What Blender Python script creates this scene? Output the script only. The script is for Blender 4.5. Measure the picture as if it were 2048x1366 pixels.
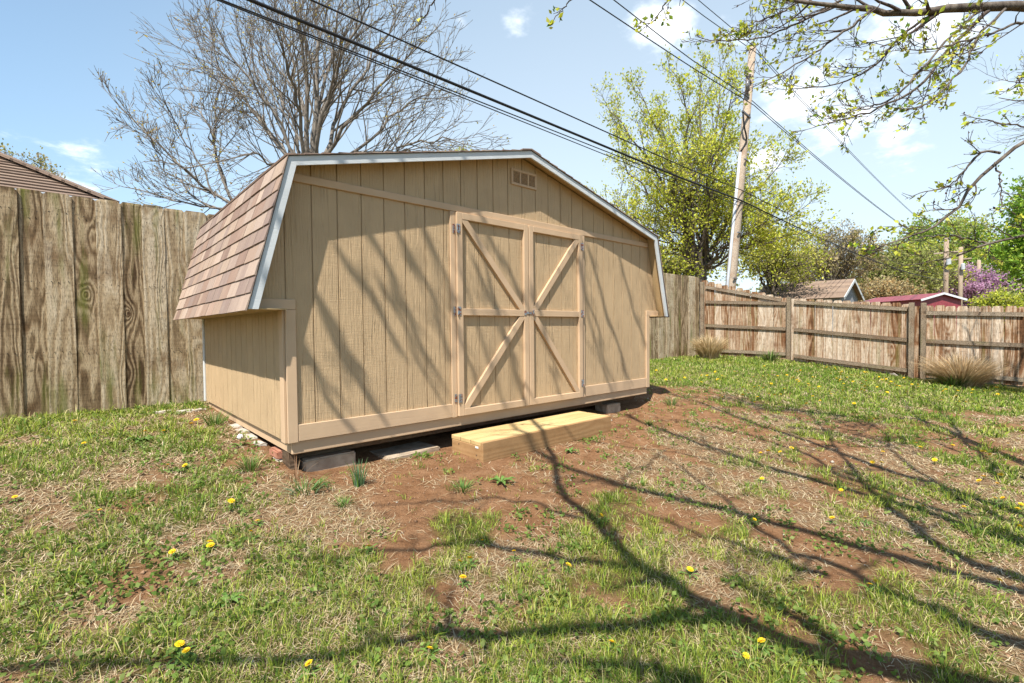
import bpy, bmesh, math, random
import numpy as np
from mathutils import Vector, Matrix

random.seed(7); rng = np.random.default_rng(11)
scn = bpy.context.scene
col = scn.collection
for o in list(bpy.data.objects): bpy.data.objects.remove(o)

# ------------------------------------------------------------------ camera
F_PX, YAW, PITCH, ROLL = 968.38, 0.7319, -0.0264, -0.0098
CAM = np.array([-1.1618, -3.8325, 0.94])
FWD = np.array([math.sin(YAW)*math.cos(PITCH), math.cos(YAW)*math.cos(PITCH), math.sin(PITCH)])
_rt = np.array([math.cos(YAW), -math.sin(YAW), 0.0]); _up = np.cross(_rt, FWD)
RGT = _rt*math.cos(ROLL) + _up*math.sin(ROLL)
UPV = -_rt*math.sin(ROLL) + _up*math.cos(ROLL)
cd = bpy.data.cameras.new('camera'); cam = bpy.data.objects.new('camera', cd); col.objects.link(cam)
cd.sensor_width = 36.0; cd.lens = F_PX/2048*36.0; cd.clip_start = 0.05; cd.clip_end = 3000
cam.matrix_world = Matrix(((RGT[0], UPV[0], -FWD[0], CAM[0]), (RGT[1], UPV[1], -FWD[1], CAM[1]),
                           (RGT[2], UPV[2], -FWD[2], CAM[2]), (0, 0, 0, 1)))
scn.camera = cam

# ------------------------------------------------------------------ sun, sky, exposure
SUN_D = np.array([1.9, 1.0, -3.3])               # direction the light travels
SUN_E = math.atan2(3.3, math.hypot(1.9, 1.0)); SUN_A = math.atan2(-1.9, -1.0)
sd = bpy.data.lights.new('sun', 'SUN'); so = bpy.data.objects.new('sun', sd); col.objects.link(so)
sd.energy = 5.0; sd.angle = math.radians(0.53); sd.color = (1.0, 0.955, 0.88)
so.rotation_euler = Vector(SUN_D).to_track_quat('-Z', 'Y').to_euler(); so.location = (-20, -12, 35)
scn.view_settings.view_transform = 'Standard'; scn.view_settings.look = 'None'
scn.view_settings.gamma = 1.0; scn.view_settings.use_curve_mapping = False
scn.view_settings.exposure = 0.85
scn.cycles.max_bounces = 5; scn.cycles.diffuse_bounces = 3; scn.cycles.glossy_bounces = 2; scn.cycles.transmission_bounces = 3
scn.cycles.caustics_reflective = False; scn.cycles.caustics_refractive = False

def nd(t, typ, ins=None, **props):
    n = t.nodes.new(typ)
    for k, v in props.items(): setattr(n, k, v)
    for k, v in (ins or {}).items():
        s = n.inputs[k]
        if isinstance(v, bpy.types.NodeSocket): t.links.new(v, s)
        else: s.default_value = v
    return n
def mth(t, op, a, b=None, c=None, clamp=False):
    n = t.nodes.new('ShaderNodeMath'); n.operation = op; n.use_clamp = clamp
    for i, v in enumerate((a, b, c)):
        if v is None: continue
        if isinstance(v, bpy.types.NodeSocket): t.links.new(v, n.inputs[i])
        else: n.inputs[i].default_value = v
    return n.outputs[0]
def mixc(t, f, a, b, mode='MIX'):
    n = t.nodes.new('ShaderNodeMix'); n.data_type = 'RGBA'; n.blend_type = mode
    for s, v in ((n.inputs[0], f), (n.inputs[6], a), (n.inputs[7], b)):
        if isinstance(v, bpy.types.NodeSocket): t.links.new(v, s)
        elif isinstance(v, (tuple, list)): s.default_value = (*v[:3], 1)
        else: s.default_value = v
    return n.outputs[2]
def mrange(t, v, a, b, c=0.0, d=1.0, smooth=True):
    n = t.nodes.new('ShaderNodeMapRange'); n.interpolation_type = 'SMOOTHSTEP' if smooth else 'LINEAR'
    t.links.new(v, n.inputs[0])
    for i, x in enumerate((a, b, c, d)): n.inputs[i+1].default_value = x
    return n.outputs[0]
def ramp(t, fac, stops):
    n = t.nodes.new('ShaderNodeValToRGB'); e = n.color_ramp.elements
    while len(e) < len(stops): e.new(0.5)
    for i, (p, c) in enumerate(stops): e[i].position = p; e[i].color = (*c, 1)
    t.links.new(fac, n.inputs[0]); return n.outputs[0]

def ray(u, v): return FWD + RGT*(u-1024)/F_PX + UPV*(683-v)/F_PX
def at_depth(u, v, dep): return CAM + ray(u, v)*dep
def at_y(u, v, Y): d = ray(u, v); return CAM + d*(Y-CAM[1])/d[1]
def at_plane(u, v, P, n):
    d = ray(u, v); n = np.asarray(n, float); return CAM + d*(np.dot(np.asarray(P)-CAM, n)/np.dot(d, n))

w = bpy.data.worlds.new('World'); scn.world = w; w.use_nodes = True
t = w.node_tree; t.nodes.clear()
sky = nd(t, 'ShaderNodeTexSky', sky_type='NISHITA', sun_disc=False, sun_elevation=SUN_E, sun_rotation=SUN_A,
         air_density=1.0, dust_density=0.3, ozone_density=1.6, altitude=100)
tc = nd(t, 'ShaderNodeTexCoord'); dirv = tc.outputs['Generated']
sep = nd(t, 'ShaderNodeSeparateXYZ', {0: dirv})
zc = mth(t, 'ADD', mth(t, 'MAXIMUM', sep.outputs[2], 0.0), 0.16)
pl = nd(t, 'ShaderNodeCombineXYZ', {0: mth(t, 'DIVIDE', sep.outputs[0], zc), 1: mth(t, 'DIVIDE', sep.outputs[1], zc), 2: 0.0}).outputs[0]
n1 = nd(t, 'ShaderNodeTexNoise', {'Vector': pl, 'Scale': 1.15, 'Detail': 7.0, 'Roughness': 0.56, 'Distortion': 0.15}).outputs[0]
n2 = nd(t, 'ShaderNodeTexNoise', {'Vector': pl, 'Scale': 4.2, 'Detail': 6.0, 'Roughness': 0.6}).outputs[0]
blob = None
for u, v, size, amp in ((1645, 215, .135, .34), (1320, 70, .085, .30), (1560, 285, .10, .24), (1040, 38, .05, .22), (1830, 60, .16, .24),
                        (1780, 250, .10, .20), (150, 350, .10, .20), (920, 50, .03, .16), (1460, 60, .08, .2), (2020, 190, .07, .2), (640, 20, .09, .12)):
    d = ray(u, v); d = d/np.linalg.norm(d)
    dist = nd(t, 'ShaderNodeVectorMath', {0: dirv, 1: tuple(d)}, operation='DISTANCE').outputs['Value']
    b = mrange(t, dist, 0.0, size*1.5, amp, 0.0)
    blob = b if blob is None else mth(t, 'MAXIMUM', blob, b)
nn = mth(t, 'MULTIPLY_ADD', mth(t, 'MULTIPLY_ADD', n2, 0.62, mth(t, 'MULTIPLY', n1, 0.38)), 2.6, -0.80)
cf = mth(t, 'MULTIPLY_ADD', blob, 1.55, mth(t, 'MULTIPLY', nn, 0.72))
cf = mrange(t, cf, 0.62, 0.98)
# thin high haze, denser towards the horizon and on the side away from the sun
away = mrange(t, nd(t, 'ShaderNodeVectorMath', {0: dirv, 1: (0.885, 0.466, 0.0)}, operation='DOT_PRODUCT').outputs['Value'], 0.15, 1.0)
veil = mth(t, 'ADD', mth(t, 'MULTIPLY_ADD', mrange(t, sep.outputs[2], 0.7, 0.0), 0.27, 0.12), mth(t, 'MULTIPLY', away, 0.38), clamp=True)
c0 = mixc(t, veil, sky.outputs[0], mixc(t, away, (3.4, 5.6, 7.2), (5.0, 5.9, 6.4)))
cc = mixc(t, mth(t, 'MULTIPLY', cf, 0.9), c0, (9.2, 9.4, 9.6))
bg = nd(t, 'ShaderNodeBackground', {'Color': cc, 'Strength': 0.107})
nd(t, 'ShaderNodeOutputWorld', {'Surface': bg.outputs[0]})

# ------------------------------------------------------------------ object helpers
def tag(o, label=None, cat=None, group=None, kind=None):
    for k, v in (('label', label), ('category', cat), ('group', group), ('kind', kind)):
        if v: o[k] = v
    return o
def empty(name, loc, label, cat, group=None):
    o = bpy.data.objects.new(name, None); col.objects.link(o); o.location = tuple(loc); o.empty_display_size = 0.1
    return tag(o, label, cat, group)
def link(name, me, mat=None, parent=None):
    if mat is not None and not me.materials: me.materials.append(mat)
    o = bpy.data.objects.new(name, me); col.objects.link(o)
    if parent is not None:
        o.parent = parent
        if parent.type == 'EMPTY': o.matrix_parent_inverse = Matrix.Translation(parent.location).inverted()
    return o
def mesh_py(name, verts, faces, smooth=False):
    me = bpy.data.meshes.new(name); me.from_pydata([tuple(map(float, v)) for v in verts], [], faces); me.update()
    if smooth: me.shade_smooth()
    return me
def mesh_np(name, V, face_sets, colr=None, smooth=False):
    """V (n,3); face_sets list of (m,k) index arrays; colr (n,3) point colours"""
    me = bpy.data.meshes.new(name)
    me.vertices.add(len(V)); me.vertices.foreach_set('co', np.ascontiguousarray(V, np.float32).ravel())
    lo = np.concatenate([f.ravel() for f in face_sets]).astype(np.int32)
    tot = np.concatenate([np.full(len(f), f.shape[1], np.int32) for f in face_sets])
    st = np.concatenate([[0], np.cumsum(tot)[:-1]]).astype(np.int32)
    me.loops.add(len(lo)); me.loops.foreach_set('vertex_index', lo)
    me.polygons.add(len(tot)); me.polygons.foreach_set('loop_start', st)
    me.update(calc_edges=True)
    if colr is not None:
        a = me.attributes.new('tint', 'FLOAT_COLOR', 'POINT')
        a.data.foreach_set('color', np.concatenate([colr, np.ones((len(colr), 1))], 1).astype(np.float32).ravel())
    if smooth: me.shade_smooth()
    return me
def bm_mesh(name, bm, smooth=False):
    me = bpy.data.meshes.new(name); bm.to_mesh(me); bm.free()
    if smooth: me.shade_smooth()
    return me
def box_me(x0, x1, y0, y1, z0, z1, bev=0.0025, name='box'):
    bm = bmesh.new(); bmesh.ops.create_cube(bm, size=1)
    for v in bm.verts: v.co = Vector(((x0+x1)/2+v.co.x*(x1-x0), (y0+y1)/2+v.co.y*(y1-y0), (z0+z1)/2+v.co.z*(z1-z0)))
    if bev: bmesh.ops.bevel(bm, geom=bm.edges[:], offset=bev, segments=1, affect='EDGES')
    return bm_mesh(name, bm)
def beam_me(p, q, wid, thk, nrm, bev=0.003, name='beam'):
    """bar from p to q; wid across, thk along nrm, centred"""
    p = Vector(p); q = Vector(q); d = (q-p); L = d.length; d.normalize(); n = Vector(nrm); n = (n-d*n.dot(d)).normalized(); s = d.cross(n)
    bm = bmesh.new(); bmesh.ops.create_cube(bm, size=1)
    for v in bm.verts: v.co = (p+q)/2 + d*v.co.x*L + s*v.co.y*wid + n*v.co.z*thk
    if bev: bmesh.ops.bevel(bm, geom=bm.edges[:], offset=bev, segments=1, affect='EDGES')
    bmesh.ops.recalc_face_normals(bm, faces=bm.faces[:])
    return bm_mesh(name, bm)
def prism_me(poly, y0, y1, name='prism'):
    n = len(poly); V = [(x, y0, z) for x, z in poly] + [(x, y1, z) for x, z in poly]
    Fc = [tuple(range(n)), tuple(range(2*n-1, n-1, -1))] + [((i+1) % n, i, n+i, n+(i+1) % n) for i in range(n)]
    return mesh_py(name, V, Fc)
def tube_me(pts, rad, sides=8, name='tube', cap=True):
    return tubes_me([(pts, rad if hasattr(rad, '__len__') else [rad]*len(pts))], sides, name, cap)
def tubes_me(polys, sides=5, name='tubes', cap=False):
    Vs, Fs, off = [], [], 0; caps = []
    by = {}
    for P, R in polys: by.setdefault(len(P), []).append((P, R))
    ang = np.arange(sides)*2*math.pi/sides; ca, sa = np.cos(ang), np.sin(ang)
    for n, L in by.items():
        P = np.array([[tuple(p) for p in a] for a, b in L], float); R = np.array([b for a, b in L], float)
        T = np.empty_like(P); T[:, 1:-1] = P[:, 2:]-P[:, :-2]; T[:, 0] = P[:, 1]-P[:, 0]; T[:, -1] = P[:, -1]-P[:, -2]
        T /= np.linalg.norm(T, axis=2, keepdims=True)+1e-9
        ref = np.zeros_like(T); big = np.abs(T[:, :1, 2:3]) < 0.9
        ref[..., 2] = np.where(big[..., 0], 1, 0); ref[..., 0] = np.where(big[..., 0], 0, 1)
        A = np.cross(T, ref); A /= np.linalg.norm(A, axis=2, keepdims=True)+1e-9; B = np.cross(T, A)
        V = P[:, :, None, :] + R[:, :, None, None]*(A[:, :, None, :]*ca[:, None] + B[:, :, None, :]*sa[:, None])
        m = len(L); idx = off + np.arange(m*n*sides).reshape(m, n, sides)
        a = idx[:, :-1]; b = idx[:, 1:]; r = lambda x: np.roll(x, -1, 2)
        Fs.append(np.stack([a, r(a), r(b), b], -1).reshape(-1, 4)); Vs.append(V.reshape(-1, 3))
        if cap: caps.append(idx[:, 0, ::-1].reshape(-1, sides)); caps.append(idx[:, -1].reshape(-1, sides))
        off += m*n*sides
    return mesh_np(name, np.concatenate(Vs), [np.concatenate(Fs)] + ([np.concatenate(caps)] if cap else []), smooth=not cap or sides > 6)

# ------------------------------------------------------------------ materials
def newmat(name, rough=0.8, spec=0.3):
    m = bpy.data.materials.new(name); m.use_nodes = True; t = m.node_tree
    b = t.nodes['Principled BSDF']; b.inputs['Roughness'].default_value = rough; b.inputs['Specular IOR Level'].default_value = spec
    return m, t, b
def bump(t, b, h, strength=0.5, dist=0.01):
    n = nd(t, 'ShaderNodeBump', {'Height': h, 'Strength': strength, 'Distance': dist}); t.links.new(n.outputs[0], b.inputs['Normal'])
def ocoord(t, scale=(1, 1, 1), rand=True):
    v = nd(t, 'ShaderNodeTexCoord').outputs['Object']
    r = nd(t, 'ShaderNodeObjectInfo').outputs['Random']
    loc = nd(t, 'ShaderNodeCombineXYZ', {0: mth(t, 'MULTIPLY', r, 37.0), 1: mth(t, 'MULTIPLY', r, 71.0), 2: mth(t, 'MULTIPLY', r, 113.0)}).outputs[0] if rand else (0, 0, 0)
    return nd(t, 'ShaderNodeMapping', {'Vector': v, 'Scale': scale, 'Location': loc}).outputs[0], r
def noise(t, vec, scale, detail=4, rough=.55, dist=0.0):
    return nd(t, 'ShaderNodeTexNoise', {'Vector': vec, 'Scale': scale, 'Detail': detail, 'Roughness': rough, 'Distortion': dist}).outputs[0]

def m_paint(name, c, rough_sawn=True, axis='z', rough=.75):
    m, t, b = newmat(name, rough, .25)
    st = {'z': (1, 1, .045), 'x': (.045, 1, 1)}[axis]; cr = {'z': (.06, .06, 1), 'x': (1, .06, .06)}[axis]
    v, r = ocoord(t, (1, 1, 1)); vs, _ = ocoord(t, st); vc, _ = ocoord(t, cr)
    fib = noise(t, vs, 95, 5, .6, .6); saw = noise(t, vc, 130, 3, .5); blot = noise(t, v, 3.5, 4)
    cav = noise(t, vs, 28, 3, .6, 1.2)
    cc = mixc(t, mrange(t, blot, .3, .75), tuple(x*.93 for x in c), tuple(min(1, x*1.05) for x in c))
    if rough_sawn: cc = mixc(t, mth(t, 'MULTIPLY', mrange(t, cav, .63, .74), .35), cc, tuple(x*.62 for x in c))
    cc = mixc(t, mth(t, 'MULTIPLY', r, .12), cc, tuple(x*.8 for x in c))
    t.links.new(cc, b.inputs['Base Color'])
    h = mth(t, 'ADD', mth(t, 'MULTIPLY', fib, .6), mth(t, 'MULTIPLY', saw, .16))
    h = mth(t, 'MULTIPLY_ADD', mrange(t, cav, .55, .75), -.5, h)
    bump(t, b, h, .95 if rough_sawn else .3, .012 if rough_sawn else .004)
    return m
M = {}
M['tan'] = m_paint('tan_siding_paint', (.505, .357, .205))
M['tan_trim'] = m_paint('tan_trim_paint', (.55, .385, .24), False)
M['tan_trim_h'] = m_paint('tan_trim_paint_long', (.55, .385, .24), False, 'x')
M['white'] = m_paint('white_fascia_paint', (.60, .62, .62), False, 'x', .5)
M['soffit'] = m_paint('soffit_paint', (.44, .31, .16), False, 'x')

def m_wood(name, stops, moss=0.0, axis='z', freq=70, rough=.85, stain=(.16, .075, .035), stain_amt=.5, bmp=.7, wear=1.0):
    """weathered board: cathedral grain bent round knots; grain runs along axis"""
    m, t, b = newmat(name, rough, .15)
    co = nd(t, 'ShaderNodeTexCoord').outputs['Object']; r = nd(t, 'ShaderNodeObjectInfo').outputs['Random']
    s = nd(t, 'ShaderNodeSeparateXYZ', {0: co})
    ax = {'z': (0, 1, 2), 'x': (2, 1, 0), 'y': (0, 2, 1)}[axis]
    off = mth(t, 'MULTIPLY', r, 53.0)
    A = s.outputs[ax[0]]; B = s.outputs[ax[1]]; L = mth(t, 'ADD', s.outputs[ax[2]], off)
    vv = nd(t, 'ShaderNodeCombineXYZ', {0: mth(t, 'ADD', A, off), 1: B, 2: L}).outputs[0]
    vl = nd(t, 'ShaderNodeVectorMath', {0: vv, 1: (1, 1, .12)}, operation='MULTIPLY').outputs[0]
    vk = nd(t, 'ShaderNodeVectorMath', {0: vv, 1: (3.2, .0, 1.5)}, operation='MULTIPLY').outputs[0]
    kn = nd(t, 'ShaderNodeTexVoronoi', {'Vector': vk, 'Scale': 1.0, 'Randomness': 1.0}).outputs['Distance']
    knot = mth(t, 'POWER', 2.718, mth(t, 'MULTIPLY', kn, -6.5))
    wob = noise(t, vl, 4.5, 3, .5)
    a1 = mth(t, 'ADD', A, mth(t, 'MULTIPLY_ADD', wob, .22, -.11))
    a2 = mth(t, 'ADD', mth(t, 'MULTIPLY', mth(t, 'MULTIPLY', a1, a1), 5.5), mth(t, 'ADD', mth(t, 'MULTIPLY', knot, .22), mth(t, 'MULTIPLY', wob, .35)))
    fine = noise(t, vl, 160, 3, .6)
    g = mth(t, 'SINE', mth(t, 'MULTIPLY_ADD', fine, 1.4, mth(t, 'MULTIPLY', a2, freq*2.0)))
    g = mth(t, 'MULTIPLY_ADD', g, .5, .5)
    vsaw = nd(t, 'ShaderNodeVectorMath', {0: vv, 1: (.08, .08, 1)}, operation='MULTIPLY').outputs[0]
    saw = noise(t, vsaw, 38, 4, .6)
    big = noise(t, vl, 9, 4, .6); blot = noise(t, vv, 2.6, 4, .6)
    base = ramp(t, mth(t, 'MULTIPLY_ADD', big, .55, mth(t, 'MULTIPLY_ADD', g, .22, mth(t, 'MULTIPLY_ADD', r, .34, mth(t, 'MULTIPLY', saw, .16)))), stops)
    base = mixc(t, mth(t, 'MULTIPLY', mrange(t, blot, .5, .72), stain_amt), base, stain)
    base = mixc(t, mth(t, 'MULTIPLY', mrange(t, fine, .45, .68), .6*wear), base, (.035, .024, .015))
    crack = noise(t, nd(t, 'ShaderNodeVectorMath', {0: vv, 1: (.35, .35, 1)}, operation='MULTIPLY').outputs[0], 30, 3, .6)
    base = mixc(t, mth(t, 'MULTIPLY', mrange(t, crack, .60, .70), .45*wear), base, (.05, .032, .02))
    base = mixc(t, mrange(t, knot, .50, .90), base, (.065, .034, .016))
    if moss:
        mo = noise(t, vl, 5.5, 5, .6); mo = mrange(t, mo, .52, .70)
        base = mixc(t, mth(t, 'MULTIPLY', mo, moss), base, (.115, .125, .022))
    t.links.new(base, b.inputs['Base Color'])
    h = mth(t, 'MULTIPLY_ADD', g, .55, mth(t, 'MULTIPLY_ADD', fine, .6, mth(t, 'MULTIPLY', saw, .5)))
    h = mth(t, 'MULTIPLY_ADD', knot, .8, h)
    bump(t, b, h, bmp, .006)
    return m
M['fence_back'] = m_wood('weathered_tall_fence', [(.34, (.075, .045, .022)), (.47, (.22, .15, .082)), (.62, (.42, .315, .19)), (.84, (.56, .46, .32))], moss=.8, stain=(.14, .072, .03), stain_amt=.65)
M['fence_side'] = m_wood('weathered_low_fence', [(.30, (.075, .033, .014)), (.45, (.22, .105, .048)), (.60, (.40, .275, .175)), (.85, (.60, .49, .37))], moss=.4, stain=(.15, .06, .022), stain_amt=.85)
M['rail_y'] = m_wood('weathered_rail', [(.2, (.13, .085, .05)), (.5, (.24, .175, .115)), (.9, (.36, .29, .21))], moss=.3, axis='y')
M['post'] = m_wood('weathered_post', [(.2, (.12, .08, .05)), (.5, (.23, .17, .11)), (.9, (.34, .27, .19))], moss=.35)
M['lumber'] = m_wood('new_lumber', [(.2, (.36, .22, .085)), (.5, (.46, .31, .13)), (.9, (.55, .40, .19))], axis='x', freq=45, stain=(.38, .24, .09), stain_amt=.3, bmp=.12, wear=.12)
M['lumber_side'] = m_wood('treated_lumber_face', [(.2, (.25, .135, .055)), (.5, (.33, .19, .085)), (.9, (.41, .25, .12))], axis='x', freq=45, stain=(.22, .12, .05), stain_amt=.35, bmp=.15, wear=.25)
M['skid'] = m_wood('dark_skid_wood', [(.2, (.06, .04, .025)), (.9, (.16, .11, .07))], axis='x')
M['pole'] = m_wood('utility_pole_wood', [(.2, (.22, .15, .10)), (.5, (.36, .27, .19)), (.9, (.46, .37, .28))], freq=30, stain=(.25, .12, .06), stain_amt=.5)

def m_noise(name, c1, c2, scale=20, rough=.85, spec=.2, bmp=.3, dist=.004, metal=0, detail=5):
    m, t, b = newmat(name, rough, spec); v, r = ocoord(t)
    n = noise(t, v, scale, detail, .6)
    t.links.new(mixc(t, mrange(t, n, .3, .7), c1, c2), b.inputs['Base Color']); b.inputs['Metallic'].default_value = metal
    if bmp: bump(t, b, n, bmp, dist)
    return m
def m_shingle(name, stops, gran=True):
    m, t, b = newmat(name, .9, .15); v, r = ocoord(t)
    vs = nd(t, 'ShaderNodeVectorMath', {0: v, 1: (1, 1, .25)}, operation='MULTIPLY').outputs[0]
    c = ramp(t, mth(t, 'MULTIPLY_ADD', noise(t, vs, 9, 3), .25, mth(t, 'MULTIPLY_ADD', r, .85, -.06)), stops)
    g = noise(t, v, 260, 2, .7)
    c = mixc(t, mth(t, 'MULTIPLY', mrange(t, g, .35, .65), .35), c, (.12, .085, .07))
    c = mixc(t, mth(t, 'MULTIPLY', mrange(t, noise(t, v, 4, 3), .55, .8), .25), c, (.40, .33, .27))
    t.links.new(c, b.inputs['Base Color']); bump(t, b, g, .5, .003); return m
M['shingle'] = m_shingle('brown_shingle', [(.0, (.18, .12, .095)), (.2, (.30, .20, .15)), (.42, (.41, .305, .225)), (.62, (.25, .18, .15)), (.85, (.46, .35, .27)), (1., (.31, .19, .14))])
M['shingle_far'] = m_shingle('house_shingle', [(.0, (.16, .11, .08)), (.35, (.30, .215, .155)), (.65, (.20, .14, .105)), (1., (.27, .20, .15))])
M['black'] = m_noise('black_edge', (.015, .015, .015), (.03, .028, .026), bmp=0, rough=.6)
M['wire'] = m_noise('black_wire', (.012, .012, .013), (.03, .03, .03), bmp=0, rough=.5)
M['concrete'] = m_noise('concrete', (.30, .22, .15), (.44, .35, .25), 14, bmp=.5)
M['brick'] = m_noise('red_brick', (.30, .13, .08), (.42, .20, .13), 18, bmp=.5)
M['stone'] = m_noise('pale_stone', (.38, .33, .27), (.52, .47, .40), 14, bmp=.5)
M['metal_roof'] = m_noise('maroon_metal_roof', (.20, .035, .045), (.27, .055, .065), 6, rough=.45, spec=.4, bmp=0)
M['grey_siding'] = m_noise('grey_gable', (.20, .21, .23), (.30, .31, .33), 8, bmp=.2)
M['conduit'] = m_noise('grey_conduit', (.38, .40, .42), (.48, .50, .52), 5, rough=.5, bmp=0)
M['ceramic'] = m_noise('insulator_grey', (.10, .10, .11), (.22, .22, .22), 9, rough=.3, spec=.5, bmp=0)
M['paper'] = m_noise('white_tag', (.7, .7, .68), (.55, .62, .62), 160, bmp=0)
def m_galv():
    m, t, b = newmat('galvanised_rusty', .42, .5); v, r = ocoord(t); n = noise(t, v, 38, 4)
    rust = mrange(t, n, .47, .58)
    t.links.new(mixc(t, rust, (.36, .39, .41), (.20, .06, .028)), b.inputs['Base Color'])
    t.links.new(mth(t, 'SUBTRACT', .8, mth(t, 'MULTIPLY', rust, .8)), b.inputs['Metallic']); return m
M['galv'] = m_galv()
def m_bark(name, c1, c2, scale=14):
    m, t, b = newmat(name, .9, .1); co = nd(t, 'ShaderNodeTexCoord').outputs['Object']
    v = nd(t, 'ShaderNodeVectorMath', {0: co, 1: (1, 1, .3)}, operation='MULTIPLY').outputs[0]; n = noise(t, v, scale, 5, .65)
    t.links.new(mixc(t, mrange(t, n, .3, .7), c1, c2), b.inputs['Base Color']); bump(t, b, n, .8, .02); return m
M['bark'] = m_bark('grey_brown_bark', (.065, .05, .04), (.18, .15, .12))
M['bark_pale'] = m_bark('pale_grey_bark', (.11, .09, .072), (.28, .245, .205), 9)
M['bark_dark'] = m_bark('dark_twig_bark', (.055, .042, .035), (.13, .10, .085), 25)
def m_tint(name, trans=.3, rough=.6, spec=.25):
    m, t, b = newmat(name, rough, spec)
    a = nd(t, 'ShaderNodeAttribute', attribute_name='tint').outputs['Color']
    t.links.new(a, b.inputs['Base Color'])
    if trans:
        tr = nd(t, 'ShaderNodeBsdfTranslucent', {'Color': a}); mx = nd(t, 'ShaderNodeMixShader', {0: trans, 1: b.outputs[0], 2: tr.outputs[0]})
        t.links.new(mx.outputs[0], t.nodes['Material Output'].inputs['Surface'])
    return m
M['leaf'] = m_tint('leaf', .45); M['blade'] = m_tint('grass_blade', .30); M['straw'] = m_tint('straw', .1, .8)
M['petal'] = m_noise('dandelion_yellow', (.72, .44, .01), (.80, .56, .02), 90, bmp=0, rough=.6)
M['fluff'] = m_noise('dandelion_fluff', (.62, .60, .56), (.75, .73, .70), 90, bmp=0)
M['stem'] = m_noise('green_stem', (.10, .17, .04), (.15, .22, .06), 40, bmp=0)
M['rosette'] = m_noise('weed_leaf', (.07, .14, .025), (.13, .21, .05), 30, bmp=0, rough=.55)

# ------------------------------------------------------------------ terrain
_T = [rng.random((256, 256)) for _ in range(6)]
def vnoise(x, y, k=0):
    T = _T[k % 6]; xi = np.floor(x).astype(int); yi = np.floor(y).astype(int); fx = x-xi; fy = y-yi
    fx = fx*fx*(3-2*fx); fy = fy*fy*(3-2*fy); g = lambda a, b: T[a % 256, b % 256]
    return (g(xi, yi)*(1-fx)+g(xi+1, yi)*fx)*(1-fy) + (g(xi, yi+1)*(1-fx)+g(xi+1, yi+1)*fx)*fy
def fbm(x, y, k=0, oct=4):
    s = 0; a = .5; tot = 0
    for i in range(oct): s = s+a*vnoise(x*2**i+17.3*i, y*2**i+9.1*i, k+i); tot += a; a *= .55
    return s/tot
def sst(a, b, x): q = np.clip((x-a)/(b-a), 0, 1); return q*q*(3-2*q)
_ZY = np.array([-400, -30, -6, -3.4, -1.6, -.6, 0, 1.0, 2.2, 3.5, 8, 30, 400.]); _ZZ = np.array([-.8, -.65, -.50, -.46, -.335, -.205, -.14, -.03, .02, .04, .05, .0, 0.])
def gz(x, y):
    x = np.asarray(x, float); y = np.asarray(y, float)
    z = np.interp(y, _ZY, _ZZ)
    z = (z + np.interp(y-.35, _ZY, _ZZ) + np.interp(y+.35, _ZY, _ZZ))/3
    near = sst(18, 10, np.hypot(x-4, y))
    z = z - .055*sst(-.28, .02, y)*sst(3.2, 2.0, y)*sst(-.02, .25, x)*sst(5.0, 4.7, x)
    return z + near*((fbm(x*1.1, y*1.1, 1)-.5)*.05 + (fbm(x*5, y*5, 2)-.5)*.022)
def ghit(u, v):
    d = ray(u, v); z = -.3
    for _ in range(12):
        p = CAM + d*(z-CAM[2])/d[2]; z = float(gz(p[0], p[1]))
    return np.array([p[0], p[1], z])
def cover(x, y):
    n = fbm(x*1.5, y*1.5, 0, 4)*.6 + fbm(x*4.5, y*4.5, 3, 3)*.4
    b = .018 + .045*sst(.1, -.6, x)
    b -= .34*sst(-1.75, -.75, y)*sst(-.45, .25, x)*sst(6.6, 4.8, x)
    b -= .10*sst(1.0, 2.5, x)*sst(7.5, 5.0, x)*sst(-3.6, -2.2, y)
    b -= .02*sst(0, -.6, x)*sst(-1.6, -.4, y)*sst(2.6, 1.4, y)
    b += .24*sst(2.2, 3.0, y)*sst(.3, -.2, x) + .22*sst(5.6, 8.0, x + .9*np.minimum(y, 0))
    b += .06*sst(-1.2, -2.4, y)*sst(1.6, .6, x)
    return sst(.465, .615, n+b), n
def spacing(a, b, n): return np.linspace(a, b, n, endpoint=False)
gx = np.concatenate([[-600, -200, -80, -40, -20, -10], spacing(-6, 15, 380), [15, 17, 20, 26, 40, 70, 130, 300, 700]])
gy = np.concatenate([[-600, -200, -80, -40, -20, -10], spacing(-7, 4, 230), [4, 5, 6.5, 9, 13, 20, 40, 80, 160, 350, 800]])
GX, GY = np.meshgrid(gx, gy, indexing='ij'); GZ = gz(GX, GY)
idx = np.arange(GX.size).reshape(GX.shape)
quads = np.stack([idx[:-1, :-1], idx[1:, :-1], idx[1:, 1:], idx[:-1, 1:]], -1).reshape(-1, 4)
cv, cn = cover(GX, GY); cv = np.where((GX > 15) | (GX < -6) | (GY > 4) | (GY < -7), .8, cv)
dry = sst(.40, .58, fbm(GX*2.2+40, GY*2.2, 4) + .10*sst(.3, -.3, GX) - .25*sst(-1.2, -.4, GY)*sst(-.2, .4, GX)*sst(6, 5, GX))
gme = mesh_np('ground', np.stack([GX, GY, GZ], -1).reshape(-1, 3), [quads], np.stack([cv, dry, cn], -1).reshape(-1, 3), True)
m, t, b = newmat('lawn_soil', .95, .1)
at = nd(t, 'ShaderNodeSeparateColor', {0: nd(t, 'ShaderNodeAttribute', attribute_name='tint').outputs['Color']})
co = nd(t, 'ShaderNodeTexCoord').outputs['Object']
nA = noise(t, co, 7, 6, .65); nB = noise(t, co, 45, 5, .7); nC = noise(t, co, 190, 3, .7)
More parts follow.
